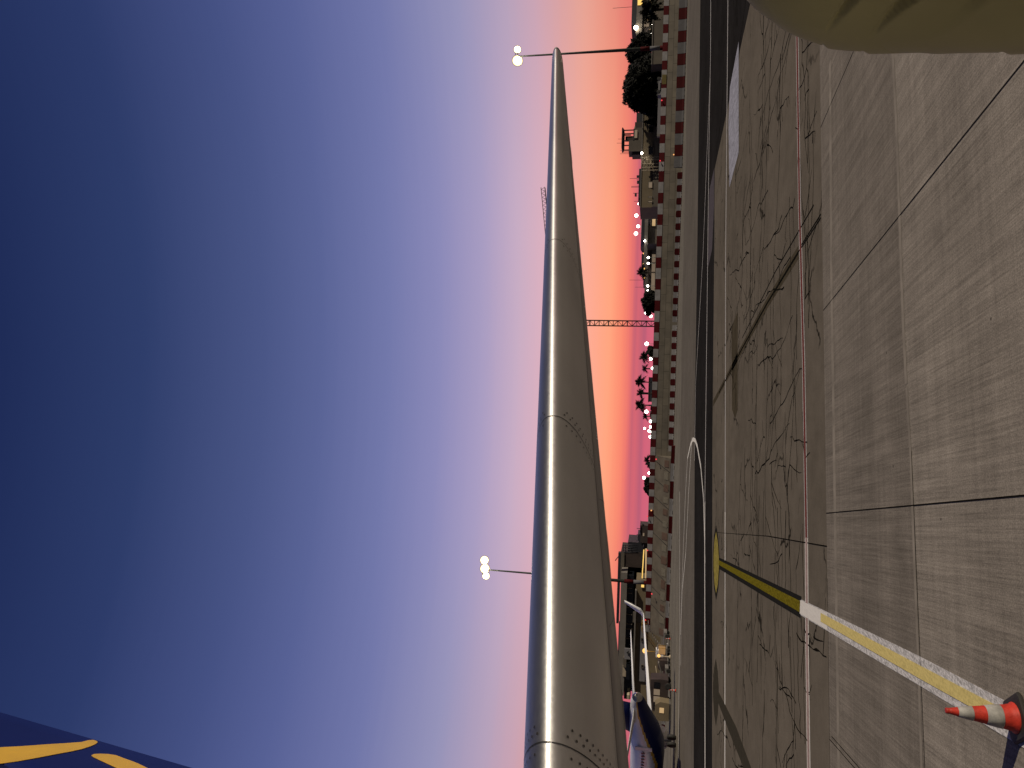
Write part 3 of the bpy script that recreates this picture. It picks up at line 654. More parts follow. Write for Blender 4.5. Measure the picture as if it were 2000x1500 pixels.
for i in range(len(wp)-1):
    p, q = wp[i], wp[i+1]; d = q-p; L = d.length; d.normalize(); n = V((d.y, -d.x, 0));  n = n if n.y < 0 else -n
    mb.box((p+q)/2 + UZ*((WZ-.95)/2), (L, .5, WZ-.95), ax=[d, n, UZ])
    nb = max(1, round(L/(1.74, 1.95, 1.56, 1.28)[i])); st_ = L/nb
    for k in range(nb):
        m_ = (run+k) % 2
        cc = p + d*((k+.5)*st_) + UZ*(WZ-.475 + .002); cb_.box(cc, (st_ if True else 0, .62, .95), 0 if m_ else 1, ax=[d, n, UZ])
    run += nb
mb.build('block_wall', M['stone'], wall); M['c_white'] = mat('lit_white_coping_paint', (.27, .262, .268), .85, var=.2, scale=1.2, spec=.1); M['c_red'] = mat('faded_red_coping_paint', (.075, .008, .010), .85, var=.25, scale=1.2, spec=.1)  # coping white carries the stronger light of the wall's centre
cb_.build('painted_coping', [M['c_red'], M['c_white']], wall)
yb = V(at(1302, 155.5, 136)); yb.z = WZ-.5
mb = MB(); yb.y = 0; dd = (wp[1]-wp[0]); yb = wp[0] + dd*((yb.x-wp[0].x)/dd.x) + UZ*(WZ-.48); mb.box(yb - V((0, .335, 0)), (1.8, .06, .8)); mb.build('yellow_panel', M['b_yel'], wall)
# sloping stone apron of the wall further left
def slope_mat():
    m, nt, b = newmat('stained_stone_slope')
    tc = N(nt, 'ShaderNodeTexCoord')
    no = N(nt, 'ShaderNodeTexNoise', Scale=.6, Detail=6.0, Roughness=.7); nt.links.new(tc.outputs['Object'], no.inputs['Vector'])
    c = ramp(nt, no.outputs[0], [(.3, (.085, .070, .056)), (.7, (.155, .133, .108))])
    nt.links.new(c, b.inputs['Base Color']); b.inputs['Roughness'].default_value = .85
    return m
M['slope'] = slope_mat()
p, q = wp[3], wp[4]; d = (q-p).normalized(); n = V((-d.y, d.x, 0)); n = n if n.y < 0 else -n; L = (q-p).length
bank = thing('stone_bank', 'sloping stained stone bank with faded painted patches below the left part of the wall', 'bank', p)
mb = MB(); mb.prism([p + n*.3, p + n*3.4, p + n*3.4 + UZ*.5, p + n*.3 + UZ*(WZ-1.0)], d*L); mb.build('bank_face', M['slope'], bank)
M['fade_red'] = mat('faded_red_patch', (.10, .060, .045), .8, var=.3); M['fade_white'] = mat('faded_white_patch', (.15, .132, .105), .8, var=.3)
ns = (n*3.1 + UZ*-(WZ-1.5)).normalized(); up_ = (n*-3.1 + UZ*(WZ-1.5)).normalized(); nrm = d.cross(up_); nrm = nrm if nrm.y < 0 else -nrm
kk = int(L/2.2)
for k in range(kk):
    cc = p + n*2.75 + UZ*(.5 + (WZ-1.5)*.21) + d*((k+.5)*L/kk); mb = MB(); mb.box(cc + nrm*.03, (1.1 + .5*random.random(), .07, 1.1 + .4*random.random()), ax=[d, nrm, up_]); mb.build('painted_patch', M['fade_white'] if k % 2 else M['fade_red'], bank)
for k in range(int(L/3.4)):
    c0 = p + n*.3 + UZ*(WZ-1.0) + d*(1 + k*3.4); c1 = p + n*3.4 + UZ*.5 + d*(2.6 + k*3.4); mb = MB(); mb.tube([c0, c1], .05, 6); mb.build('stone_joint', M['gap'], bank)

# barriers: one of each kind, then copies
def make_barrier(w, h, t, m, label, group, rounded, wedge=True):
    r = thing('road_barrier', label, 'barrier', (0, 0, 0), group)
    mb = MB()
    pf = [(-t/2, .0), (-t/2, .12*h), (-t*.32, .30*h), (-t*.22, h), (t*.22, h), (t*.32, .30*h), (t/2, .12*h), (t/2, 0)]
    if rounded: xs = [(-w/2, .86), (-w/2+.10, .95), (-w/2+.25, 1), (w/2-.25, 1), (w/2-.10, .95), (w/2, .86)]
    else: xs = [(-w/2, 1), (w/2, 1)]
    mb.rings([[V((x, y*(.8 + .2*s_), z*s_)) for y, z in pf] for x, s_ in xs], smooth=False)
    mb.build('barrier_shell', m, r, loc=(0, 0, 0))
    for x in (-w*.28, w*.28): mb = MB(); mb.box((x, 0, .05), (w*.2, t*1.04, .1)); mb.build('forklift_slot', M['gap'], r, loc=(0, 0, 0))
    return r
bR = make_barrier(1.95, 1.5, .7, M['b_red'], 'tall dark red road barrier in the right hand row before the wall', 'tall barriers at the foot of the wall', False)
bW = make_barrier(1.95, 1.5, .7, M['b_white'], 'tall grey white road barrier in the right hand row before the wall', 'tall barriers at the foot of the wall', False)
sR = make_barrier(1.15, .92, .55, M['b_red'], 'small rounded dark red barrier in the row along the wall foot', 'small barriers along the wall foot', True)
sW = make_barrier(1.0, .86, .5, M['c_white'], 'small grey white barrier between red ones along the wall foot', 'small barriers along the wall foot', False)
def row(p, q, step, protos, start=0):
    d = q-p; L = d.length; d.normalize(); rz = atan2(d.y, d.x); n_ = int(L/step)
    used = {}
    for k in range(n_+1):
        o = protos[(k+start) % 2]; loc = p + d*(k*step)
        if o.get('placed'): dup(o, loc, rz)
        else: o.location = loc; o.rotation_euler = (0, 0, rz); used[o.name] = 1; o['placed'] = 1
b0, b1 = at(1340, -40, 129), at(1335, 322, 130); b0.z = b1.z = 0; row(b0, b1, 2.0, [bR, bW], 1)
row(G(1333, 343), G(1322.8, 627), 1.1, [sR, sW])
row(V((at(1322, 640, 132).x, 132.5, 0)), V((at(1312, 882, 133).x, 133.2, 0)), 1.1, [sW, sR])
kR = make_barrier(3.1, .62, .5, M['b_red'], 'low dark red kerb block of the near kerb running left', 'low kerb blocks running left', False)
kW = make_barrier(3.1, .62, .5, M['c_white'], 'low grey white kerb block of the near kerb running left', 'low kerb blocks running left', False)
k0, k1 = at(1319.5, 888, 124), at(1303.5, 1240, 129.5); k0.z = k1.z = 0; row(k0, k1, 3.12, [kR, kW])
k2 = at(1296, 1440, 132.5); k2.z = 0; k1 = k1 + (k2-k1).normalized()*3.2; row(k1, k2, 3.12, [kW, kR])
for o in (bR, bW, sR, sW, kR, kW):
    if 'placed' in o: del o['placed']
for o in bpy.data.objects:
    if 'placed' in o: del o['placed']

# ------------------------------------------------------------------ lamps on masts
M['lamp_w'] = emis('lit_warm_lamp', (1.0, .86, .62), 26.0)
M['lamp_c'] = emis('lit_white_lamp', (1.0, .93, .82), 14.0)
M['lamp_y'] = emis('lit_amber_lamp', (1.0, .55, .15), 1.4)
M['lamp_r'] = emis('lit_red_lamp', (1.0, .06, .08), 1.0)
M['lamp_o'] = emis('lit_orange_lamp', (1.0, .45, .15), 1.2)
M['win_lit'] = emis('lit_window', (1.0, .66, .32), .5)
M['win_warm'] = emis('warm_lit_glass', (1.0, .62, .16), 1.1)
M['win_dim'] = emis('dim_lit_glass', (1.0, .74, .50), .16)
M['lamp_ring'] = emis('warm_lamp_halo', (1.0, .80, .42), 1.5)  # emissive ring imitates the glow around each lamp
M['win_warm2'] = emis('amber_cart_light', (1.0, .55, .22), .3)
M['mast'] = mat('dark_green_grey_mast_paint', (.035, .045, .04), .5, .2)
M['dark'] = mat('dark_roof_metal', (.020, .021, .030), .6)
M['glass'] = mat('dark_window_glass', (.010, .012, .016), .12)
def floodmast(label, base, top, heads, r0):
    t = thing('floodlight_mast', label, 'light mast', (base.x, base.y, 0))
    H = top.z
    mb = MB(); mb.lathe((base.x, base.y, 0), [(r0, 0), (r0*.55, H*.6), (r0*.35, H)], 12); mb.build('mast_pole', M['mast'], t)
    for k, (z0, z1) in enumerate(((0, 4.6), (4.6, 6.7), (6.7, 8.6))):
        mb = MB(); mb.lathe((base.x, base.y, 0), [(r0*1.05*(1-.75*z/H*.6)+.012, z) for z in (z0, z1)], 14); mb.build('painted_band', M['b_red'] if k != 1 else M['b_white'], t)
    mb = MB(); mb.box((base.x, base.y, H), (2.6, .18, .14)); mb.box((base.x, base.y, H+.5), (2.2, .12, .1)); mb.build('lamp_bracket', M['mast'], t)
    for (hx, hz, hr) in heads:
        c = V((base.x+hx, base.y, H+hz)); dn = V((-c.x*.3, -c.y, -H*1.2)).normalized()
        mb = MB(); mb.tube([c - dn*.45, c - dn*.2, c], [hr*.5, hr*.95, hr], 16); hd = mb.build('floodlight', M['mast'], t)
        mb = MB(); mb.tube([c + dn*.005, c + dn*.03], [hr*.93, hr*.9], 16); mb.build('halo_ring', M['lamp_ring'], hd, loc=(0, 0, 0)); mb = MB(); mb.tube([c + dn*.05, c + dn*.12], [hr*.70, hr*.62], 16); mb.build('lamp_lens', M['lamp_w'], hd, loc=(0, 0, 0))
    return t
lb = at(1262, 1141, 150); lt = at(947, 1110, 150); lb.z = 0
hm = at(947, 1110, 150)
fm1 = floodmast('floodlight mast with three lit lamps rising before the flat roofed terminal', V((at(1100, 1125, 150).x, 150, 0)), V((0, 0, at(947, 1112, 150).z)), [(-1.35, -.3, .85), (0.2, 0, 1.1), (2.0, .15, 1.0)], .42)
fm2 = floodmast('floodlight mast with two lit lamps in front of the big dark tree', V((at(1150, 102, 150).x, 150, 0)), V((0, 0, at(1011, 112, 150).z)), [(-.9, 0, 1.2), (1.5, .1, .85)], .44)

def lamp_post(px, py, Yd, r, label, group, m='lamp_c'):
    p = at(px, py, Yd); t = thing('lamp_post', label, 'lamp post', (p.x, p.y, 0), group)
    mb = MB(); mb.tube([(p.x, p.y, 0), (p.x, p.y, p.z-r*.7)], [.10, .06], 6); mb.build('lamp_pole', M['mast'], t)
    mb = MB(); mb.ball(p, r, 10); mb.build('lamp_globe', M[m], t)
    return t
for i, (x, y, r) in enumerate(((1248, 398, .42), (1243, 421, .55), (1246.5, 442, .5), (1242, 456, .6))):
    lamp_post(x, y, 250, r, ('bright lamp post just left of the plain tan building', 'tall bright lamp post, rightmost of the three above the barrel roof', 'lower bright lamp post in the middle above the barrel roof', 'brightest lamp post at the left end of the barrel roof')[i], 'bright lamp posts behind the barrel roofed hall')
for i, (x, y) in enumerate(((1266, 503), (1266, 514.5), (1265, 558.5), (1265, 568))):
    lamp_post(x, y, 196, .30, ('lamp post on the grey wing, right lamp of its right pair', 'lamp post on the grey wing, left lamp of its right pair', 'lamp post on the grey wing, right lamp of its left pair', 'lamp post beside the round bush, left lamp of its pair')[i], 'paired lamp posts before the grey building')
for x, y, r, lb_ in ((1261, 611, .35, 'small lamp post at the top edge of the round bush'), (1271, 617.5, .42, 'lamp post left of the round bush near the crane'), (1263, 671.5, .5, 'bright lamp post between crane and palms'),
                     (1271, 701, .4, 'lamp post at the trunk of the rightmost tall palm'), (1274.5, 719.5, .38, 'lamp post at the foot of the bent thin palm'), (1262.5, 804, .45, 'tall lamp post right of the smallest palm'),
                     (1271, 823, .4, 'first low lamp post left of the palms'), (1271, 834, .4, 'second low lamp post left of the palms'), (1259, 836.7, .3, 'highest lamp post standing alone above the coping'),
                     (1267, 841.7, .3, 'lamp post paired above a lower lamp left of the palms'), (1271.5, 843.5, .3, 'lower lamp of the close pair left of the palms'), (1270.5, 853, .42, 'yellowish low lamp post before a small shrub'),
                     (1268, 924, .35, 'low lamp post resting just over the coping right of the domed trees'), (1257.5, 933, .4, 'high lamp post beside the domed trees')):
    lamp_post(x, y, 235, r*1.15, lb_, 'far lamp posts beyond the wall')
for x, y, m, lb_ in ((1292.5, 196, 'lamp_r', 'red marker lamp on the coping below the cypresses'), (1289.3, 314, 'lamp_r', 'red marker lamp on the coping below the scaffold stair'), (1281.5, 897, 'lamp_r', 'red marker lamp under the coping where the stone bank begins'),
                     (1272, 997, 'lamp_o', 'orange marker lamp on a white coping block above the stone bank'), (1264.5, 1008.5, 'lamp_r', 'red marker lamp on top of the coping right of the low dark hut'), (1264.5, 1075, 'lamp_r', 'red marker lamp by the lit walkway'),
                     (1273, 1160, 'lamp_r', 'red marker lamp on the stone bank below the terminal'), (1260.5, 1211, 'lamp_r', 'red marker lamp on the last red coping block'), (1316, 302, 'lamp_o', 'orange marker lamp on the wall face at the end of the tall barriers')):
    Yd = 136.0
    for _ in range(3):
        xx = at(x, y, Yd).x
        for wa, wb in zip(wp, wp[1:]):
            if min(wa.x, wb.x) <= xx <= max(wa.x, wb.x): Yd = wa.y + (wb.y-wa.y)*(xx-wa.x)/(wb.x-wa.x) - .62
    if 1140 < y < 1170 or y == 897: Yd -= 1.4
    p = at(x, y, Yd); t = thing('marker_lamp', lb_, 'lamp', p)
    mb = MB(); mb.ball(p, .13, 8); mb.build('lamp_globe', M[m], t)
    mb = MB(); mb.box(p + V((0, .3, -.05)), (.06, .6, .06)); mb.build('lamp_arm', M['mast'], t)

# ------------------------------------------------------------------ buildings beyond the wall
def wheelset(mb, c, dx, dy, r, w=.2):
    for sx in (-1, 1):
        for sy in (-1, 1):
            q = V(c) + V((sx*dx, sy*dy, r)); mb.rings([[q + V((r*k*cos(2*pi*j/14), o_, r*k*sin(2*pi*j/14))) for j in range(14)] for o_, k in ((-w/2, .8), (-w*.4, 1), (w*.4, 1), (w/2, .8))])
M['tan'] = mat('tan_stone_render', (.165, .130, .082), .85, var=.18, scale=.35)
M['tan2'] = mat('grey_tan_render', (.115, .098, .080), .85, var=.2, scale=.4)
M['grey'] = mat('grey_concrete_panel', (.165, .150, .137), .8, var=.15, scale=.5)
M['pale_w'] = mat('pale_painted_panel', (.19, .185, .20), .7, var=.1)
M['cream'] = mat('cream_wall', (.42, .35, .26), .8, var=.1)
M['brown'] = mat('dark_brown_cladding', (.040, .028, .026), .7, var=.3, scale=.6)
def ext_box(xt, xb, y0, y1, Yd):
    xm, ym = (xt+xb)/2, (y0+y1)/2
    return at(xm, y1, Yd).x, at(xm, y0, Yd).x, at(xb, ym, Yd).z, at(xt, ym, Yd).z
class Bld:
    def __init__(s, name, label, cat, Yd, y0, y1):
        s.Y = Yd; x0, x1, _, _ = ext_box(1260, 1260, y0, y1, Yd); s.o = thing(name, label, cat, ((x0+x1)/2, Yd, 0))
    def part(s, pn, xt, xb, y0, y1, m, dy=0.0, depth=8.0, ground=False, par=None):
        x0, x1, z0, z1 = ext_box(xt, xb, y0, y1, s.Y); z0 = 0 if ground else z0
        mb = MB(); mb.box(((x0+x1)/2, s.Y+dy+depth/2, (z0+z1)/2), (x1-x0, depth, z1-z0))
        o = mb.build(pn, m, s.o)
        return o
    def mast(s, px, py, pb, r=.05, dy=2.0, pn='antenna'):
        p, q = at(px, py, s.Y), at(pb, py, s.Y); mb = MB(); mb.tube([(p.x, s.Y+dy, p.z), (p.x, s.Y+dy, q.z)], r, 5); mb.build(pn, M['dark'], s.o)
    def window(s, xt, xb, y0, y1, m, dy=-.06, frame=True, pn='window'):
        x0, x1, z0, z1 = ext_box(xt, xb, y0, y1, s.Y); c = V(((x0+x1)/2, s.Y+dy, (z0+z1)/2))
        if frame:
            mb = MB(); w, h = x1-x0, z1-z0; k = .12
            for dx in (-w/2, w/2): mb.box(c + V((dx, 0, 0)), (k, .16, h+k))
            for dz in (-h/2, h/2): mb.box(c + V((0, -.004, dz)), (w-k, .16, k))
            f = mb.build(pn, M['tan2'], s.o)
            mb = MB(); mb.box(c + V((0, .02, 0)), (w-k, .05, h-k)); g = mb.build('pane', m, f, loc=(0, 0, 0)); g.location = (0, 0, 0); g.location = -V(f.location) - V(s.o.location) if False else (0, 0, 0)
        else:
            mb = MB(); mb.box(c, (x1-x0, .08, z1-z0)); mb.build(pn, m, s.o)
# right edge building with warm windows
b = Bld('lit_building', 'flat roofed cream building with warm lit windows at the right edge behind the palm', 'building', 182, -60, 75)
b.part('wall', 1245, 1290, -90, 72, M['tan2'], ground=True); b.part('roof_block', 1235, 1246, -90, 45, M['dark'], dy=1); b.mast(1196, 8, 1236)
b.part('upper_band', 1244.5, 1256, -90, 71, M['grey'], dy=-.5, depth=.6)
b.part('lit_soffit', 1247, 1257, -90, 12, M['win_warm'], dy=-.62, depth=.1)
for y0, y1, m in ((3, 14, 'glass'), (27, 32, 'win_dim'), (33.5, 41, 'win_lit'), (42.5, 45.5, 'win_dim'), (46, 53, 'win_dim')): b.window(1257.5, 1267.5, y0, y1, M[m], dy=-.1)
for y0, y1 in ((-3, 6), (8, 12), (38, 43), (57, 61)): b.window(1268, 1274, y0, y1, M['win_lit'], dy=-.1, frame=False)
b.window(1257, 1274, 55, 71, M['brown'], dy=-.08, frame=False, pn='shutter')
p = at(1242, 54, 181); t = thing('roof_floodlight', 'dazzling white floodlight on the roof corner of the cream building', 'floodlight', p)
mb = MB(); mb.ball(p, .5, 10); mb.build('lamp_globe', M['lamp_w'], t); mb = MB(); mb.tube([p, p - V((0, 0, 1.4))], .08, 6); mb.build('lamp_stem', M['mast'], t)
for x, y, lb_ in ((1266, 6.5, 'white lamp hanging by the window at the right edge'), (1272, 48, 'white wall lamp under the lit windows'), (1272, 66.5, 'white wall lamp left of the shutters')):
    p = at(x, y, 180.5); t = thing('wall_lamp', lb_, 'lamp', p); mb = MB(); mb.ball(p, .22, 8); mb.build('lamp_globe', M['lamp_c'], t); mb = MB(); mb.box(p + V((0, .3, 0)), (.08, .6, .08)); mb.build('lamp_arm', M['mast'], t)
b = Bld('low_wall_block', 'plain low grey block standing at the foot of the right floodlight mast', 'building', 158, 72, 125)
b.part('wall', 1274, 1293, 40, 125, M['tan2'], ground=True, depth=4); b.part('roof_edge', 1273.3, 1275, 39, 126, M['grey'], dy=-.15, depth=4.3)
# tan building with cypresses and old control tower behind it
b = Bld('tan_building', 'long tan rendered building with square windows behind two cypress trees', 'building', 172, 203, 405)
b.part('wall', 1254, 1290, 203, 405, M['tan'], ground=True, depth=12)
b.part('parapet', 1252.6, 1254.2, 202, 406, M['grey'], dy=-.15, depth=12.3)
b.part('lower_wing', 1276.5, 1290, 203, 405, M['tan2'], dy=-.7, depth=.8, ground=True)
for x0, x1, y0, y1, m in ((1268, 1277, 248.5, 261, 'glass'), (1267, 1276, 287.5, 304, 'glass'), (1266.5, 1275, 324.5, 327.5, 'glass'), (1266.5, 1274, 357, 369, 'cream'), (1266, 1274, 385.5, 387.5, 'cream'), (1266, 1274, 394, 397, 'cream')):
    b.window(x0, x1, y0, y1, M[m] if m != 'cream' else M['win_dim'], dy=-.78)
b.part('roof_plant', 1247, 1253.5, 322, 386, M['dark'], dy=3, depth=5)
for x, y, xb in ((1229.5, 344, 1248), (1232.5, 359.5, 1248), (1232.5, 361.3, 1248), (1238, 389, 1254), (1243, 346, 1247)): b.mast(x, y, xb, .05)
b.part('chimney', 1243.5, 1247.5, 345.5, 350, M['dark'], dy=3, depth=1); b.part('chimney', 1243, 1247.5, 335, 338, M['dark'], dy=3, depth=1)
b.part('roof_tank', 1239, 1243, 371, 375.5, M['dark'], dy=3, depth=1)
b.mast(1236, 373, 1248, .06)
# scaffold stair on its front
t = thing('scaffold_stair', 'white tubular scaffold stair against the tan building front', 'scaffold', at(1290, 322, 170))
mb = MB(); Ys = 170.6
for y in (307.5, 313, 320, 327, 333):
    p, q = at(1254, y, Ys), at(1276, y, Ys); mb.tube([p, (p.x, Ys, 0)], .07, 5)
for x in (1254, 1259, 1264, 1270, 1276):
    mb.tube([at(x, 307.5, Ys), at(x, 333, Ys)], .06, 5)
for (x0, y0), (x1, y1) in (((1254, 333), (1264, 307.5)), ((1264, 333), (1276, 307.5)), ((1264, 307.5), (1254, 320)), ((1276, 320), (1264, 333))): mb.tube([at(x0, y0, Ys), at(x1, y1, Ys)], .06, 5)
mb.build('tube_frame', M['cream'], t)
mb = MB(); mb.box(at(1264, 320, Ys) + V((0, .5, 0)), (3.0, .8, .08)); mb.build('platform', M['grey'], t)
p = at(1253.5, 299, 170); t = thing('street_lamp', 'slanted white lamp on an arm over the tan building parapet', 'street lamp', (p.x, p.y, 0))
q = at(1251, 311, 170.6); mb = MB(); mb.tube([(q.x, q.y, 0), q, p], [.09, .08, .1], 6); mb.build('lamp_pole', M['cream'], t); mb = MB(); mb.ball(p, .28, 8); mb.build('lamp_head', M['lamp_c'], t)
b = Bld('garden_wall', 'low pale garden wall with an end pillar showing over the coping under the cypresses', 'wall', 151, 175, 266)
b.part('wall', 1284.5, 1300, 176, 263, M['pale_w'], ground=True, depth=.4); b.part('end_pillar', 1283, 1300, 262, 267, M['grey'], ground=True, depth=.8, dy=-.2)
vp = at(1290, 170, 147); t = thing('van', 'pale van parked behind the coping below the big dark tree', 'van', (vp.x, vp.y, 0)); zr = at(1285.6, 170, 147).z
mb = MB(); mb.rings([[V((vp.x + x, vp.y + y, z)) for x, z in ((-2.2, .4), (2.0, .4), (2.2, zr*.55), (1.3, zr), (-1.9, zr), (-2.25, zr*.6))] for y in (-.95, .95)], smooth=False); mb.build('van_body', M['pale_w'], t)
mb = MB(); mb.box((vp.x-.4, vp.y-.97, zr*.78), (1.6, .05, zr*.28)); mb.build('side_window', M['glass'], t)
mb = MB(); wheelset(mb, vp, 1.3, .9, .36); mb.build('wheels', M['rubber'], t)
# old control tower
tw = thing('control_tower', 'old dark control tower with wide flat roof and aerials rising behind the tan building', 'control tower', (at(1230, 272, 205).x, 205, 0))
Yt = 205
def tp(pn, xt, xb, y0, y1, m, d=6.0, dy=0.0, ground=False):
    x0, x1, z0, z1 = ext_box(xt, xb, y0, y1, Yt); z0 = 0 if ground else z0
    mb = MB(); mb.box(((x0+x1)/2, Yt+dy, (z0+z1)/2), (x1-x0, d, z1-z0)); return mb.build(pn, m, tw)
x0, x1, z0, z1 = ext_box(1215.5, 1219.5, 254, 294, Yt)
mb = MB(); mb.rings([[V((cx + sx*w/2, Yt + sy*w/2*.8, z)) for sx, sy in ((-1, -1), (1, -1), (1, 1), (-1, 1))] for cx, w, z in (((x0+x1)/2, (x1-x0)*.80, z0), ((x0+x1)/2, x1-x0, z1-.1), ((x0+x1)/2, (x1-x0)*.9, z1+.12))], smooth=False); mb.build('roof', M['dark'], tw)
for y in (259.2, 266, 279.5, 288.5): tp('cab_post', 1219, 1238, y-.6, y+.6, M['dark'], .5, -2)
for y in (259.2, 279.5, 288.5): tp('cab_post', 1219, 1232, y-.5, y+.5, M['dark'], .5, 2)
tp('cab_screen', 1221, 1237, 261, 271, M['brown'], .4, 2.2); tp('cab_screen', 1230.3, 1231.2, 271, 280, M['dark'], .4, 2.2)
tp('cab_floor', 1237.5, 1240, 257.5, 281, M['dark'], 5); tp('tower_shaft', 1239.5, 1260, 255, 281, M['tan2'], 4.6, ground=True)
tp('side_block', 1228.5, 1260, 279.6, 301, M['tan2'], 5, ground=True); tp('side_block', 1235, 1260, 300, 306.5, M['brown'], 4, ground=True)
tp('lit_landing', 1239.8, 1245, 260, 275, M['win_dim'], .2, -2.45)
for x, y, xb in ((1207, 271.5, 1216), (1204.5, 279.5, 1216), (1211, 294.2, 1229), (1216, 296.2, 1229), (1214, 298.2, 1229), (1211, 300.3, 1229)):
    p, q = at(x, y, Yt), at(xb, y, Yt); mb = MB(); mb.tube([p, q], .05, 5); mb.build('aerial', M['dark'], tw)
b = Bld('dark_annex', 'low dark annex with rooftop tanks between the big tree and the control tower', 'building', 214, 217, 258)
b.part('wall', 1240, 1270, 238, 258, M['brown'], ground=True); b.part('wall', 1243, 1270, 217, 240, M['dark'], ground=True, dy=1); b.part('lit_panel', 1238.5, 1240.5, 247, 257, M['win_dim'], dy=-.05, depth=.3)
# barrel roofed hall
b = Bld('barrel_roof_hall', 'dark hall with a pale barrel roof and a lit shutter window', 'building', 205, 404, 475)
b.part('wall', 1262, 1290, 404, 476, M['tan2'], ground=True, depth=20)
x0, x1, z0, z1 = ext_box(1251, 1263, 420, 475, 205)
mb = MB(); mb.rings([[V((x, 205.5 + 8 - 8*cos(pi*j/10), z0 + (z1-z0)*sin(pi*j/10))) for j in range(11)] for x in (x0, x1)], smooth=True); mb.build('barrel_roof', M['grey'], b.o)
b.part('dark_roof', 1253.5, 1259, 404, 470, M['dark'], dy=-1.2, depth=2); b.part('fascia', 1258.5, 1265, 414, 520, M['grey'], dy=-1.4, depth=1.0); b.part('soffit', 1265, 1270, 404, 440, M['dark'], dy=-1.0, depth=.8)
b.window(1273.5, 1280.5, 419.5, 442, M['win_lit'], dy=-.2); b.window(1274.5, 1280.5, 413.5, 418, M['win_lit'], dy=-.2, frame=False)
for x, y, lb_ in ((1274.5, 417.5, 'white lamp above the lit shutter of the barrel roofed hall'), (1282.5, 419.8, 'white lamp low by the coping under the lit shutter'), (1259.5, 470.5, 'white lamp under the end of the barrel roof')):
    p = at(x, y, 203); t = thing('wall_lamp', lb_, 'lamp', p); mb = MB(); mb.ball(p, .28, 8); mb.build('lamp_globe', M['lamp_c'], t); mb = MB(); mb.box(p + V((0, .6, 0)), (.08, 1.2, .08)); mb.build('lamp_arm', M['mast'], t)
# long low grey building
b = Bld('long_building', 'long low grey building with a warm lit ground floor right of the round bush', 'building', 215, 475, 574)
b.part('wall', 1260, 1290, 474, 574, M['grey'], ground=True, depth=14); b.part('dark_floor', 1265.5, 1272.5, 474, 573, M['brown'], dy=-.2, depth=.3); b.part('lit_floor', 1272.5, 1279.5, 497, 572, M['win_dim'], dy=-.22, depth=.3)
b.part('roof_plant', 1252.5, 1260.3, 491, 521, M['dark'], dy=4); b.part('roof_plant', 1256, 1260.3, 476, 492, M['dark'], dy=3); b.part('roof_plant', 1256.5, 1260.5, 520, 553, M['dark'], dy=3)
b.mast(1229, 545, 1257, .05); b.mast(1240, 559, 1261, .05)
for y in (513.5, 562.5): b.part('pier', 1267, 1280, y-.7, y+.7, M['cream'], dy=-.35, depth=.4, ground=True)
for x, y in ((1257.5, 495), (1257.3, 515.5), (1258.2, 524.5), (1258.7, 542)):
    p = at(x, y, 213.5); t = thing('roof_lamp', 'small warm lamp glowing on the dark roof plant of the long building', 'lamp', p, 'warm roof lamps on the long building'); mb = MB(); mb.ball(p, .24, 8); mb.build('lamp_globe', M['lamp_y'], t); mb = MB(); mb.box(p + V((0, 2.4, 0)), (.08, 4.6, .08)); mb.build('lamp_arm', M['mast'], t)
# flat dark building behind the palms
b = Bld('flat_building', 'flat dark blue building behind the middle palms', 'building', 262, 737, 785)
b.part('wall', 1267, 1285, 737, 785, M['dark'], ground=True); b.part('parapet', 1266.3, 1267.6, 736, 786, M['brown'], dy=-.2, depth=8.4)
# far left terminal
b = Bld('terminal_building', 'wide tan terminal with dark window band, roof railing and arrow sign behind the parked airliner', 'building', 188, 1112, 1560)
b.part('lower_floor', 1235, 1290, 1135, 1640, M['tan'], ground=True, depth=30)
b.part('rear_wall', 1210, 1290, 1124, 1377, M['brown'], dy=8, depth=18, ground=True)
b.part('canopy_edge', 1233.4, 1236, 1150, 1640, M['grey'], dy=-1.2, depth=1.6)
b.part('upper_band', 1209, 1221, 1122, 1365, M['grey'], dy=2, depth=26); b.part('glazing', 1221, 1234, 1130, 1376, M['glass'], dy=3.2, depth=20)
b.part('roof_parapet', 1204.5, 1209.3, 1085, 1225, M['dark'], dy=3, depth=2); b.part('roof_parapet', 1206, 1209.3, 1225, 1330, M['dark'], dy=3, depth=2)
for y in (1155, 1165, 1183, 1193, 1207, 1226, 1236, 1255, 1290, 1318): b.part('mullion', 1221, 1234, y-.9, y+.9, M['tan2'], dy=2.9, depth=.4)
b.part('sign_panel', 1219.5, 1231.5, 1265, 1286, M['pale_w'], dy=-.6, depth=.4)
tp_ = [at(1223.3, 1275, 187.1), at(1228.8, 1270.5, 187.1), at(1228, 1275, 187.1), at(1228.8, 1279.5, 187.1)]
mb = MB(); mb.prism(tp_, (0, .1, 0)); mb.build('sign_arrow', M['gap'], b.o)
b.part('roof_box', 1217, 1223, 1286, 1305, M['tan2'], dy=.5, depth=5); b.part('roof_box', 1215.5, 1222.5, 1305, 1326, M['cream'], dy=1.5, depth=5); b.part('vent_block', 1222.5, 1230, 1296, 1326, M['glass'], dy=-.4, depth=2)
b.part('roof_box', 1224, 1229, 1361, 1369, M['cream'], dy=1.0, depth=3)
b.part('grey_panel', 1250, 1261, 1222, 1330, M['pale_w'], dy=-.35, depth=.4)
for y in (1248, 1300): b.window(1252.5, 1256.5, y-3, y+3, M['glass'], dy=-.5)
b.window(1252, 1258.5, 1135, 1147, M['win_warm'], dy=-.3); b.part('wall_pilaster', 1236, 1262, 1196, 1216, M['tan2'], dy=-.3, depth=.4)
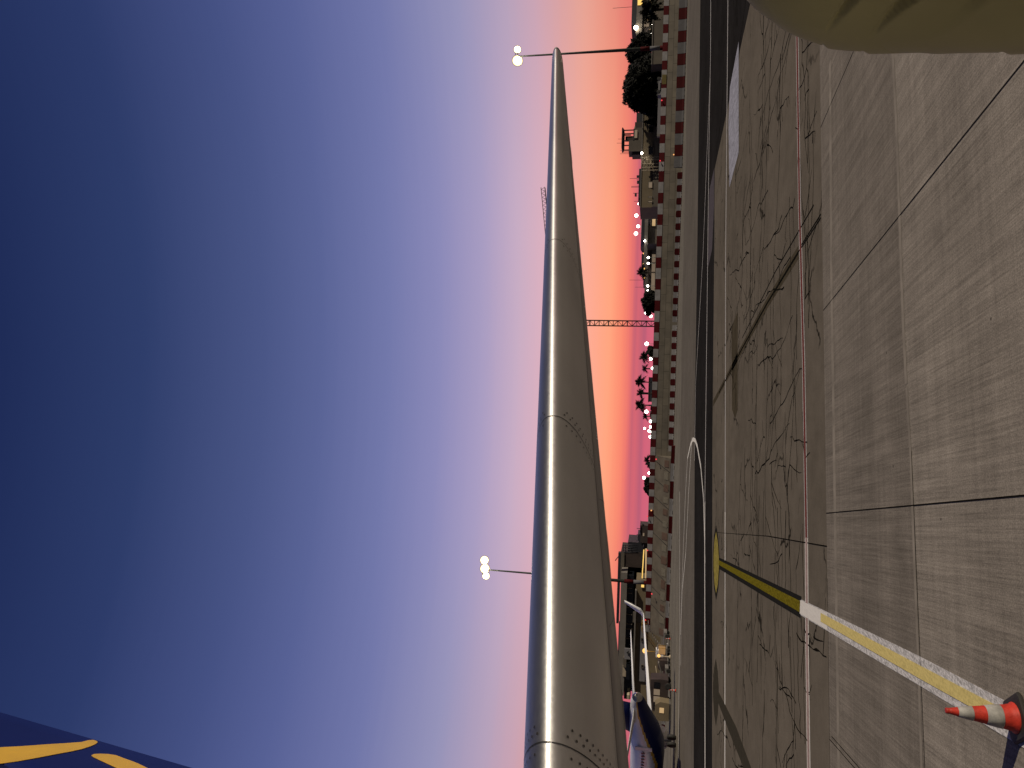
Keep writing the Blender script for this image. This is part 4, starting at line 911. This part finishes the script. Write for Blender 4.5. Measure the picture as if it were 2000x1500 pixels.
# scaffolded tower block
b = Bld('unfinished_block', 'dark unfinished block with roof scaffold and glowing walkway lights left of centre', 'building', 196, 1060, 1133)
b.part('wall', 1212, 1290, 1080, 1130, M['brown'], ground=True, depth=12); b.part('wall', 1226, 1290, 1062, 1081, M['dark'], ground=True, depth=10, dy=1)
b.part('corner_column', 1209.5, 1219, 1079, 1131, M['tan2'], dy=-.3, depth=1)
mb = MB()
for x in (1217, 1222, 1228, 1234): mb.tube([at(x, 1064, 196), at(x, 1080, 197)], .12, 5)
for y in (1064.5, 1069, 1074, 1078.5): mb.tube([at(1216, y, 196), at(1246, y, 196)], .12, 5)
mb.build('roof_scaffold', M['dark'], b.o)
mb = MB(); mb.tube([at(1201.5, 1095, 196), at(1208.5, 1086, 196)], .12, 5); mb.build('antenna', M['dark'], b.o)
t = thing('lit_walkway', 'glowing yellow covered walkway sloping past the foot of the unfinished block', 'walkway', at(1262, 1105, 178) * 1.0)
Yw = 180
for pn, l, m in (('upper_light_strip', [(1258.5, 1074), (1255, 1129.5), (1253, 1129.5), (1256.5, 1074)], M['win_warm']), ('lower_light_strip', [(1263.5, 1072), (1262, 1129.5), (1259.8, 1129.5), (1260.3, 1072)], M['win_lit'])):
    mb = MB(); mb.prism([at(x, y, Yw) for x, y in l], (0, .4, 0)); mb.build(pn, m, t)
mb = MB()
for y in (1072, 1091, 1114, 1130): p = at(1256, y, Yw+.5); mb.tube([p, (p.x, p.y, 0)], .1, 6)
mb.build('posts', M['dark'], t)
mb = MB(); mb.prism([at(x, y, Yw) for x, y in ((1257, 1068), (1253.4, 1130), (1252.4, 1130), (1256, 1068))], (0, 2.5, 0)); mb.build('walkway_roof', M['dark'], t)
b = Bld('low_hut', 'low dark hut with jagged rooftop gear right of the unfinished block', 'building', 192, 1024, 1062)
b.part('wall', 1251, 1285, 1027, 1061, M['brown'], ground=True, depth=6); b.part('wall', 1245.5, 1285, 1046, 1058, M['dark'], ground=True, depth=6, dy=1); b.part('roof_edge', 1247.5, 1251.3, 1044, 1061, M['dark'], dy=.5, depth=5)
b.part('roof_edge', 1250, 1251.3, 1025.5, 1040, M['dark'], dy=-.3, depth=6.6); b.part('chimney', 1254.5, 1257, 1023, 1028, M['dark'], depth=1)
for x, y, xb in ((1243.5, 1035, 1250), (1243, 1047, 1252), (1242.5, 1058, 1248)): b.mast(x, y, xb, .08)
b.window(1255.5, 1258.5, 1041, 1047, M['win_dim'], frame=False)

# ------------------------------------------------------------------ tower crane
M['crane'] = mat('dark_crane_lattice', (.030, .018, .018), .6)
Yc = 262
cb0, ct0 = at(1277, 632.5, Yc), at(1092, 632.5, Yc); cx, H = cb0.x, at(1085, 632, Yc).z
cr = thing('tower_crane', 'tower crane with lattice mast rising behind the tailplane and its jib end showing above it', 'crane', (cx, Yc, 0))
mb = MB(); w = 1.9
for sx in (-1, 1):
    for sy in (-1, 1): mb.box((cx+sx*w/2, Yc+sy*w/2, H/2), (.26, .26, H))
zz = 0; k = 0
while zz < H-1:
    for sy in (-1, 1):
        mb.tube([(cx-w/2, Yc+sy*w/2, zz), (cx+w/2, Yc+sy*w/2, zz)], .085, 4)
        a0, a1 = (-1, 1) if k % 2 else (1, -1); mb.tube([(cx+a0*w/2, Yc+sy*w/2, zz), (cx+a1*w/2, Yc+sy*w/2, zz+1.7)], .07, 4)
    if k % 4 == 0: mb.box((cx, Yc, zz), (w+.1, w+.1, .3))
    zz += 1.7; k += 1
mb.build('lattice_mast', M['crane'], cr)
je = at(1060.5, 366, Yc); jr = V((cx, Yc, H)); jd = (je-jr); 
mb = MB(); jh = 1.5; n_ = 34
for i in range(n_):
    p0, p1 = jr + jd*(i/n_), jr + jd*((i+1)/n_)
    for dz in (0,):
        mb.tube([p0+UZ*jh/2, p1+UZ*jh/2], .12, 4); 
        for sy in (-.6, .6): mb.tube([p0+V((0, sy, -jh/2)), p1+V((0, sy, -jh/2))], .11, 4)
    pm = (p0+p1)/2
    for sy in (-.6, .6): mb.tube([p0+V((0, sy, -jh/2)), pm+UZ*jh/2, p1+V((0, sy, -jh/2))], .065, 4)
mb.build('jib', M['crane'], cr)
cj = jr - jd.normalized()*13
mb = MB(); mb.box((jr+cj)/2, ((jr-cj).length, 1.2, .5), ax=[jd.normalized(), V((0, 1, 0)), UZ]); mb.build('counter_jib', M['crane'], cr)
mb = MB(); mb.box(cj + UZ*-.6, (2.4, 1.6, 2.2)); mb.build('counterweight', M['grey'], cr)
mb = MB(); mb.box((cx+1.6, Yc-1.2, H-1.6), (1.5, 1.5, 1.9)); mb.build('cab', M['dark'], cr)

# ------------------------------------------------------------------ trees, palms, bushes
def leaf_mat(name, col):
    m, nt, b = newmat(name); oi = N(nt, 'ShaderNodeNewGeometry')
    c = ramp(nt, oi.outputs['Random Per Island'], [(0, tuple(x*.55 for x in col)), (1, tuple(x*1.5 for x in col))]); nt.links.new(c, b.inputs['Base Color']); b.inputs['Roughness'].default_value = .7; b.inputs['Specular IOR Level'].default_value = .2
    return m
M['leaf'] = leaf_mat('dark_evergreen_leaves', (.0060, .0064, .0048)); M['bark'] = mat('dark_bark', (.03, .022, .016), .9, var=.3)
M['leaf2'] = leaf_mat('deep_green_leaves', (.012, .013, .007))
def crown(blobs, n, size, mt, parent, seed, pn='crown'):
    rnd = random.Random(seed); mb = MB(); tot = sum(r[0]*r[1]*r[2] for _, r in blobs)
    for c, r in blobs:
        c = V(c)
        for i in range(max(20, int(n*r[0]*r[1]*r[2]/tot))):
            v = V((rnd.gauss(0, 1), rnd.gauss(0, 1), rnd.gauss(0, 1))).normalized(); rr = rnd.random()**.33
            lum = 1 + .16*sin(5*v.x+seed)*cos(4*v.z+seed) + .08*sin(11*v.x+7*v.z)
            p = c + V((v.x*r[0], v.y*r[1], v.z*r[2]))*rr*lum
            s_ = size*rnd.uniform(.5, 1.3); a_ = V((rnd.gauss(0, 1), rnd.gauss(0, 1), rnd.gauss(0, 1))).normalized(); b_ = a_.orthogonal().normalized()
            q = a_.cross(b_); mb.poly([p - a_*s_, p + b_*s_*.5, p + a_*s_, p - b_*s_*.5])
            mb.poly([p - q*s_*.7, p + b_*s_*.45, p + q*s_*.7])
    return mb.build(pn, mt, parent)
def tree(label, Yd, blobs_px, n, size, seed, trunk_px, tr=.35, mt='leaf'):
    base = at(trunk_px[0], trunk_px[1], Yd); t = thing('tree', label, 'tree', (base.x, Yd, 0))
    k = Yd/FP
    bl = []
    for x, y, rx, rz in blobs_px:
        c = at(x, y, Yd); bl.append(((c.x, c.y, c.z), (rx*k, max(rx, rz)*k*.8, rz*k)))
    crown(bl, n, size, M[mt], t, seed)
    mb = MB(); tops = [V(b_[0]) for b_ in bl]; mid = V((base.x, Yd, max(.8, min(tp.z for tp in tops)*.5)))
    mb.tube([(base.x, Yd, 0), mid], [tr, tr*.75], 8)
    for tp in tops: mb.tube([mid, (mid+tp)/2 + V((.2, .1, .1)), tp], [tr*.6, tr*.4, tr*.15], 6)
    mb.build('trunk', M['bark'], t); return t
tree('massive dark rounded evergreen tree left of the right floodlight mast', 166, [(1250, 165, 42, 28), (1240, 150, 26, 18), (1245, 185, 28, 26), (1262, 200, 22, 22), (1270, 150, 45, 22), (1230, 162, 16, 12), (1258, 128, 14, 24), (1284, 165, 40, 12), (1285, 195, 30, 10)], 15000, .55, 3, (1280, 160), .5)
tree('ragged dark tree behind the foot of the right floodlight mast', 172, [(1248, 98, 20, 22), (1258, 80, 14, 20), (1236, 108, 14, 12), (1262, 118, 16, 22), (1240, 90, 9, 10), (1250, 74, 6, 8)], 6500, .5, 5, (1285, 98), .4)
for xs, y0, yw, lb_ in (((1254, 1284), 221, 9, 'narrow pointed cypress tree nearest the big tree'), ((1256, 1284), 238, 9, 'narrow pointed cypress tree beside the square window')):
    Yd = 166; t = thing('cypress_tree', lb_, 'tree', (at(1284, y0, Yd).x, Yd, 0), 'cypress pair'); k = Yd/FP
    bl = []
    for i in range(7):
        x = xs[0] + 2 + i*(xs[1]-xs[0])/6; c = at(x, y0, Yd); r = (1.2 + 7.0*(i/6)**.8)*k; bl.append(((c.x, c.y, c.z), (r, r, 3.8*k)))
    crown(bl, 3200, .26, M['leaf2'], t, int(y0)); mb = MB(); mb.tube([(t.location.x, Yd, 0), (t.location.x, Yd, bl[1][0][2])], [.2, .06], 6); mb.build('trunk', M['bark'], t)
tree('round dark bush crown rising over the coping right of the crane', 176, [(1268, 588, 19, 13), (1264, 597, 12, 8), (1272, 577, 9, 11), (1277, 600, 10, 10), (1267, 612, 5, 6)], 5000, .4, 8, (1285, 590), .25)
tree('small ragged dark shrub left of a lamp and right of the tall palm', 240, [(1272, 686, 9, 8), (1270, 680, 5, 5), (1275, 695, 7, 5)], 1800, .4, 12, (1280, 686), .15)
tree('low dark hedge tree between the tall palm and the small palm', 244, [(1274, 797, 5, 3), (1273, 808, 5, 3), (1274, 815, 5, 3)], 900, .35, 13, (1280, 806), .12)
tree('domed dark tree beside the high lamp post, right of its pair', 232, [(1267, 941, 9, 8), (1263.5, 945, 6, 5)], 1500, .35, 14, (1275, 942), .2)
tree('domed dark tree left of its pair over the coping', 232, [(1265, 954, 9, 7), (1267.5, 962, 6, 4)], 1500, .35, 15, (1275, 955), .2)
tree('scrubby dark bush behind the small fan palm', 236, [(1268.5, 905, 4, 7), (1268.5, 911, 3, 4)], 800, .3, 16, (1275, 905), .1)
def palm(label, Yd, px, py, R_, seed, trunk_r=.28, n=22, mt='leaf', group=None):
    rnd = random.Random(seed); c = at(px, py, Yd); t = thing('palm_tree', label, 'palm tree', (c.x, c.y, 0), group)
    mb = MB(); mb.tube([(c.x + .3*rnd.uniform(-1, 1), Yd, 0), (c.x, Yd, c.z*.6), (c.x, Yd, c.z)], [trunk_r*1.1, trunk_r*.85, trunk_r], 8); mb.build('trunk', M['bark'], t)
    mb = MB()
    for i in range(n):
        az = 2*pi*i/n*2.4 + rnd.uniform(-.2, .2); el = rnd.uniform(-.5, 1.35); L = R_*rnd.uniform(.85, 1.3)
        d = V((cos(az)*cos(el), sin(az)*cos(el), sin(el))); side = V((-sin(az), cos(az), 0)); nv = d.cross(side).normalized(); prev = c.copy()
        for k in range(6):
            u = (k+1)/6; p = c + d*(L*u) - UZ*(L*.35*u*u); wd = L*.26*sin(pi*min(.97, u*.85+.12))
            for sg in (-1, 1):
                mb.poly([prev, p, p + side*(sg*wd) - UZ*wd*.6 + d*.1])
                mb.poly([prev, p, p + nv*(sg*wd*.8) + d*.12])
                mb.poly([prev, (prev+p)/2, (prev+p)/2 + side*(sg*wd*.9) - UZ*wd*.4 + d*.16*L*.3])
            prev = p
    mb.build('crown', M[mt], t); return t
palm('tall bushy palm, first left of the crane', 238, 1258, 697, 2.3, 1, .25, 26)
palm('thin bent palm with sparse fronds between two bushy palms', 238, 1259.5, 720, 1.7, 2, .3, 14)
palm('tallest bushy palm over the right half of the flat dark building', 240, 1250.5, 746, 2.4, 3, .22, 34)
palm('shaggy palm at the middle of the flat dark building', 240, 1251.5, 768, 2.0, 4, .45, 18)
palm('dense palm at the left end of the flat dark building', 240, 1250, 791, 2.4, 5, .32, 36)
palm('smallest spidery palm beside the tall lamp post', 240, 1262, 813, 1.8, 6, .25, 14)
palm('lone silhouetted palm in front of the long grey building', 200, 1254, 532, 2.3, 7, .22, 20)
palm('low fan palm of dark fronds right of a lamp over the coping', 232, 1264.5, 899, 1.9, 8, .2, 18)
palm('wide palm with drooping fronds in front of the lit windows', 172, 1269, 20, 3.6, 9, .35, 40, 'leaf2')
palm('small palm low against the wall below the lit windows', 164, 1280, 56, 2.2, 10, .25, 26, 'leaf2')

# ------------------------------------------------------------------ parked airliner at the left
def airliner():
    tipp = at(1250, 1358, 74); hd = V((-.72, .69, 0)).normalized(); lf = V((-hd.y, hd.x, 0))   # heading, its left
    base = V((tipp.x, tipp.y, 0)) + hd*19; t = thing('parked_airliner', 'parked white airliner with navy belly, yellow stripe and navy fin, seen from behind its tail', 'airplane', base)
    O = V((tipp.x, tipp.y, 0))
    def Pt(u, v, z): return O + hd*u + lf*v + UZ*z
    pf = [(0, .16, 4.75), (.12, .34, 4.74), (.5, .52, 4.70), (1.4, .72, 4.62), (3, .96, 4.48), (5, 1.20, 4.22), (8, 1.60, 3.85), (11, 1.83, 3.55), (14, 1.88, 3.45), (34, 1.88, 3.45), (36.5, 1.6, 3.35), (38.2, 1.0, 3.15), (39, .3, 3.0)]
    pf2 = []
    for (u0, r0, z0), (u1, r1, z1) in zip(pf, pf[1:]):
        m_ = max(1, int((u1-u0)/.25)) if 1 < u0 < 14 else 1
        pf2 += [(u0+(u1-u0)*i/m_, r0+(r1-r0)*i/m_, z0+(z1-z0)*i/m_) for i in range(m_)]
    pf = pf2 + [pf[-1]]
    n = 96; rg = [[Pt(u, r*cos(2*pi*j/n), zc + r*1.03*sin(2*pi*j/n)) for j in range(n)] for u, r, zc in pf]
    def mf(i, j):
        a_ = 2*pi*(j+.5)/n; h = sin(a_)
        if i < 2: return 3
        u_ = pf[i][0]; cut = .02 - .62*min(1, max(0, u_-1.0)/13)**1.25
        return 1 if h < cut else (2 if h < cut+.15 else 0)
    M['chrome'] = mat('polished_tail_cone_metal', (.6, .58, .54), .18, .95)
    mb = MB(); mb.rings(rg, mf=mf); mb.build('fuselage', [M['white'], M['blue'], M['yellow'], M['chrome']], t)
    mb = MB(); mb.tube([Pt(-.02, 0, 4.75), Pt(.1, 0, 4.75)], .13, 12); mb.build('exhaust_outlet', M['gap'], t)
    # fin
    fz = [(4.7, 2.2, 10.6, .34), (12.2, .2, 2.8, .12)]
    def sect(z, u0, u1, th):
        c = u1-u0; xs = [0, .05, .2, .5, 1]; ys = [0, .6, 1, .75, .06]
        return [Pt(u1 - c*x, th*y/2*1, z) for x, y in zip(xs, ys)] + [Pt(u1 - c*x, -th*y/2, z) for x, y in list(zip(xs, ys))[::-1][:-1]]
    mb = MB(); mb.rings([sect(*f_) for f_ in fz]); mb.build('fin', M['blue'], t)
    mb = MB(); mb.rings([[Pt(9.2, -.05, 5.2), Pt(9.2, .05, 5.2), Pt(6, .05, 5.2), Pt(6, -.05, 5.2)], [Pt(12.2, -.03, 5.25), Pt(12.2, .03, 5.25), Pt(12.0, .03, 5.2), Pt(12.0, -.03, 5.2)]]); mb.build('dorsal_fairing', M['blue'], t)
    mb = MB(); mb.prism([Pt(2.9, .13, 7.0), Pt(2.9, .13, 7.4), Pt(4.2, .17, 8.4), Pt(4.4, .17, 8.0), Pt(3.6, .16, 7.3)], lf*.02); mb.prism([Pt(4.2, .17, 6.6), Pt(4.5, .17, 6.9), Pt(3.3, .16, 6.9), Pt(3.2, .15, 6.6)], lf*.02); mb.build('fin_emblem', M['yellow'], t)
    def wing(name, side, u_root_le, c_r, v0, u_tip_le, c_t, v1, z0, z1, th, mt):
        r1 = []
        for u, c, v, z in ((u_root_le, c_r, v0, z0), (u_tip_le, c_t, v1, z1)):
            r1.append([Pt(u - c*x, side*v, z + th*c*y) for x, y in ((0, 0), (.05, .35), (.3, .5), (1, .02), (1, -.02), (.4, -.45), (.05, -.3))])
        mb = MB(); mb.rings(r1); return mb.build(name, mt, t)
    for sd in (1, -1):
        wing('tailplane', sd, 5.2, 3.4, .6, 1.2, 1.1, 7.1, 5.0, 5.65, .10, M['white'])
        w_ = wing('wing', sd, 24.5, 7.0, 1.5, 15.6, 1.6, 17.0, 2.6, 4.35, .11, M['white'])
        r1 = [[Pt(u - c*x, sd*(v + o_), z) for x, o_ in ((0, 0), (.4, .06), (1, 0), (.4, -.06))] for u, c, v, z in ((15.6, 1.6, 17.0, 4.35), (15.1, 1.5, 17.35, 4.75), (13.6, .7, 17.95, 6.9))]
        mb = MB(); mb.rings(r1); wl = mb.build('winglet', M['white'], t)
        # engine and gear
        c0 = Pt(24.8, sd*4.9, 1.65); mb = MB(); mb.rings([[c0 - hd*u + lf*(r*cos(2*pi*j/20)) + UZ*(r*sin(2*pi*j/20)*.95) for j in range(20)] for u, r in ((0, .92), (.3, 1.05), (1.6, 1.08), (3.0, .85), (4.2, .45))]); mb.build('engine', M['white'], t)
        g0 = Pt(18.6, sd*2.86, 0); mb = MB(); mb.tube([g0 + UZ*.55, g0 + UZ*2.6], .12, 8); mb.build('gear_leg', M['dark'], t)
        for dv in (-.43, .43):
            c_ = g0 + lf*dv + UZ*.56; mb = MB(); mb.rings([[c_ + lf*(o_) + hd*(r*cos(2*pi*j/20)) + UZ*(r*sin(2*pi*j/20)) for j in range(20)] for o_, r in ((-.2, .40), (-.16, .55), (.16, .55), (.2, .40))]); mb.build('wheel', M['rubber'], t)
    for dv in (-.2, .2):
        c_ = Pt(33.8, dv, .36); mb = MB(); mb.rings([[c_ + lf*(o_) + hd*(r*cos(2*pi*j/16)) + UZ*(r*sin(2*pi*j/16)) for j in range(16)] for o_, r in ((-.1, .28), (-.08, .35), (.08, .35), (.1, .28))]); mb.build('wheel', M['rubber'], t)
    mb = MB(); mb.tube([Pt(33.8, 0, .3), Pt(33.8, 0, 1.8)], .1, 8); mb.build('gear_leg', M['dark'], t)
    mb = MB()
    for k in range(26): mb.box(Pt(10.5 + k*.9, 1.86, 3.95), (.28, .06, .38), ax=[hd, lf, UZ])
    mb.build('cabin_windows', M['glass'], t)
    mb = MB(); mb.box(Pt(9.6, 1.70, 3.9), (.9, .10, 1.8), ax=[hd, lf, UZ]); mb.build('rear_door', M['white'], t)
    return t
airliner()

# ------------------------------------------------------------------ ground equipment between the wall end and the parked airliner
M['yel_m'] = mat('yellow_equipment_paint', (.40, .22, .02), .5)
M['eq_grey'] = mat('grey_equipment_paint', (.16, .15, .14), .6)
def pk(px, py, Yd): p = at(px, py, Yd); return V((p.x, p.y, 0))
# passenger steps truck
p = pk(1285, 1255, 122); t = thing('steps_truck', 'grey mobile passenger steps with yellow rails beside the last coping block', 'steps truck', p)
mb = MB(); mb.box(p + UZ*.75, (4.2, 1.9, .5)); mb.build('chassis', M['eq_grey'], t)
mb = MB(); wheelset(mb, p, 1.5, .9, .4); mb.build('wheels', M['rubber'], t)
mb = MB(); mb.box(p + V((-1.6, 0, 1.6)), (1.1, 1.8, 1.2)); mb.build('cab', M['white'], t)
mb = MB()
for k in range(9): mb.box(p + V((-1.0 + k*.36, 0, 1.15 + k*.28)), (.36, 1.5, .08))
mb.box(p + V((2.6, 0, 3.6)), (1.4, 1.6, .1)); mb.build('stair_flight', M['eq_grey'], t)
mb = MB()
for sy in (-.75, .75): mb.tube([p + V((-1.1, sy, 2.1)), p + V((2.0, sy, 4.6)), p + V((3.2, sy, 4.6)), p + V((3.2, sy, 3.6))], .06, 6)
mb.build('rails', M['yel_m'], t)
mb = MB(); mb.ball(p + V((-1.6, 0, 4.0)), .42, 10); mb.build('beacon_globe', M['lamp_y'], t)
mb = MB(); mb.tube([p + V((-1.6, 0, 2.2)), p + V((-1.6, 0, 3.8))], .05, 6); mb.build('beacon_post', M['yel_m'], t)
# lit baggage cart
p = pk(1287, 1272, 118); t = thing('baggage_cart', 'open sided baggage cart glowing amber inside under a rounded canopy', 'baggage cart', p)
mb = MB(); mb.box(p + UZ*.55, (1.6, 1.5, .15)); mb.build('deck', M['eq_grey'], t); mb = MB(); wheelset(mb, p, .55, .65, .25); mb.build('wheels', M['rubber'], t)
mb = MB(); mb.rings([[p + V((x, y, 1.9 + .22*cos(x*1.4))) for j, x in enumerate((-.85, -.5, 0, .5, .85))] + [p + V((x, y, 1.84 + .22*cos(x*1.4))) for x in (.85, .5, 0, -.5, -.85)] for y in (-.8, .8)], smooth=False); mb.build('canopy', M['eq_grey'], t)
mb = MB(); mb.box(p + V((0, .6, 1.3)), (1.3, .06, 1.1)); mb.build('lit_back_panel', M['win_warm2'], t)
mb = MB()
for sx in (-.75, .75):
    for sy in (-.7, .7): mb.tube([p + V((sx, sy, .6)), p + V((sx, sy, 2.0))], .04, 6)
mb.build('posts', M['yel_m'], t)
# pole lamp with amber globe
p = pk(1288, 1281, 116); t = thing('amber_pole_lamp', 'slim pole lamp with one amber globe and a round foot between the carts', 'lamp', p)
mb = MB(); mb.lathe(p, [(.35, 0), (.30, .12), (.08, .3), (.06, 1.6)], 12); mb.build('pole', M['cream'], t); mb = MB(); mb.ball(p + UZ*1.82, .26, 10); mb.build('lamp_globe', M['lamp_y'], t)
# tarp covered dolly
p = pk(1286, 1296, 116); t = thing('covered_dolly', 'dark tarpaulin covered cargo dolly left of the amber pole lamp', 'dolly', p)
mb = MB(); mb.box(p + UZ*.4, (1.7, 1.5, .15)); mb.build('deck', M['eq_grey'], t); mb = MB(); wheelset(mb, p, .6, .65, .22); mb.build('wheels', M['rubber'], t)
mb = MB(); mb.rings([[p + V((x*s_, y*s_, z)) for x, y in ((-.85, -.75), (0, -.8), (.85, -.75), (.85, .75), (0, .8), (-.85, .75))] for s_, z in ((1, .5), (.98, 1.2), (.9, 1.75), (.6, 1.95))], smooth=False); mb.build('tarpaulin', M['brown'], t)
# belt loader
p = pk(1287, 1316, 114); t = thing('belt_loader', 'grey belt loader with pale headlamp and bent guard rail near the airliner wing', 'belt loader', p)
mb = MB(); mb.box(p + UZ*.6, (2.6, 1.5, .5)); mb.build('chassis', M['eq_grey'], t); mb = MB(); wheelset(mb, p, .9, .75, .33); mb.build('wheels', M['rubber'], t)
mb = MB(); mb.box(p + V((.2, 0, 1.35)), (3.4, .8, .16), ax=[V((.95, 0, .3)), V((0, 1, 0)), V((-.3, 0, .95))]); mb.build('belt_ramp', M['grey'], t)
mb = MB(); mb.tube([p + V((-1.3, -.6, .9)), p + V((-1.6, -.6, 1.7)), p + V((-.6, -.6, 2.0)), p + V((1.4, -.6, 2.3))], .05, 6); mb.build('guard_rail', M['cream'], t)
mb = MB(); mb.ball(p + V((.2, -.85, 1.2)), .2, 8); mb.build('headlamp', M['win_dim'], t)
# tug with windows
p = pk(1287, 1352, 110); t = thing('airport_bus', 'dark airport bus with dim lit windows behind the airliner wing', 'bus', p)
mb = MB(); mb.rings([[p + V((x, y, z)) for x, z in ((-2.4, .45), (2.4, .45), (2.45, 1.6), (2.3, 3.05), (-2.3, 3.05), (-2.45, 1.6))] for y in (-1.25, 1.25)], smooth=False); mb.build('bus_body', M['brown'], t); mb = MB(); wheelset(mb, p, 1.5, 1.15, .48, .3); mb.build('wheels', M['rubber'], t)
for k in range(4): mb = MB(); mb.box(p + V((-1.6 + k*1.05, -1.27, 2.1)), (.85, .06, .9)); mb.build('window', M['win_dim'] if k in (1, 2) else M['glass'], t)
p = pk(1290, 1384, 108); t = thing('cargo_container', 'rounded grey cargo container with one bright square window under the airliner tail', 'container', p)
mb = MB(); mb.rings([[p + V((x, y, z)) for x, z in ((-1.3, .3), (1.3, .3), (1.4, 1.6), (.9, 2.3), (-1.1, 2.3), (-1.4, 1.6))] for y in (-1, 1)], smooth=False); mb.build('shell', M['tan'], t)
mb = MB(); mb.box(p + V((.2, -1.03, 1.35)), (.75, .05, .65)); mb.build('window', M['win_lit'], t); mb = MB(); mb.box(p + UZ*.18, (2.4, 1.8, .2)); mb.build('deck', M['eq_grey'], t)
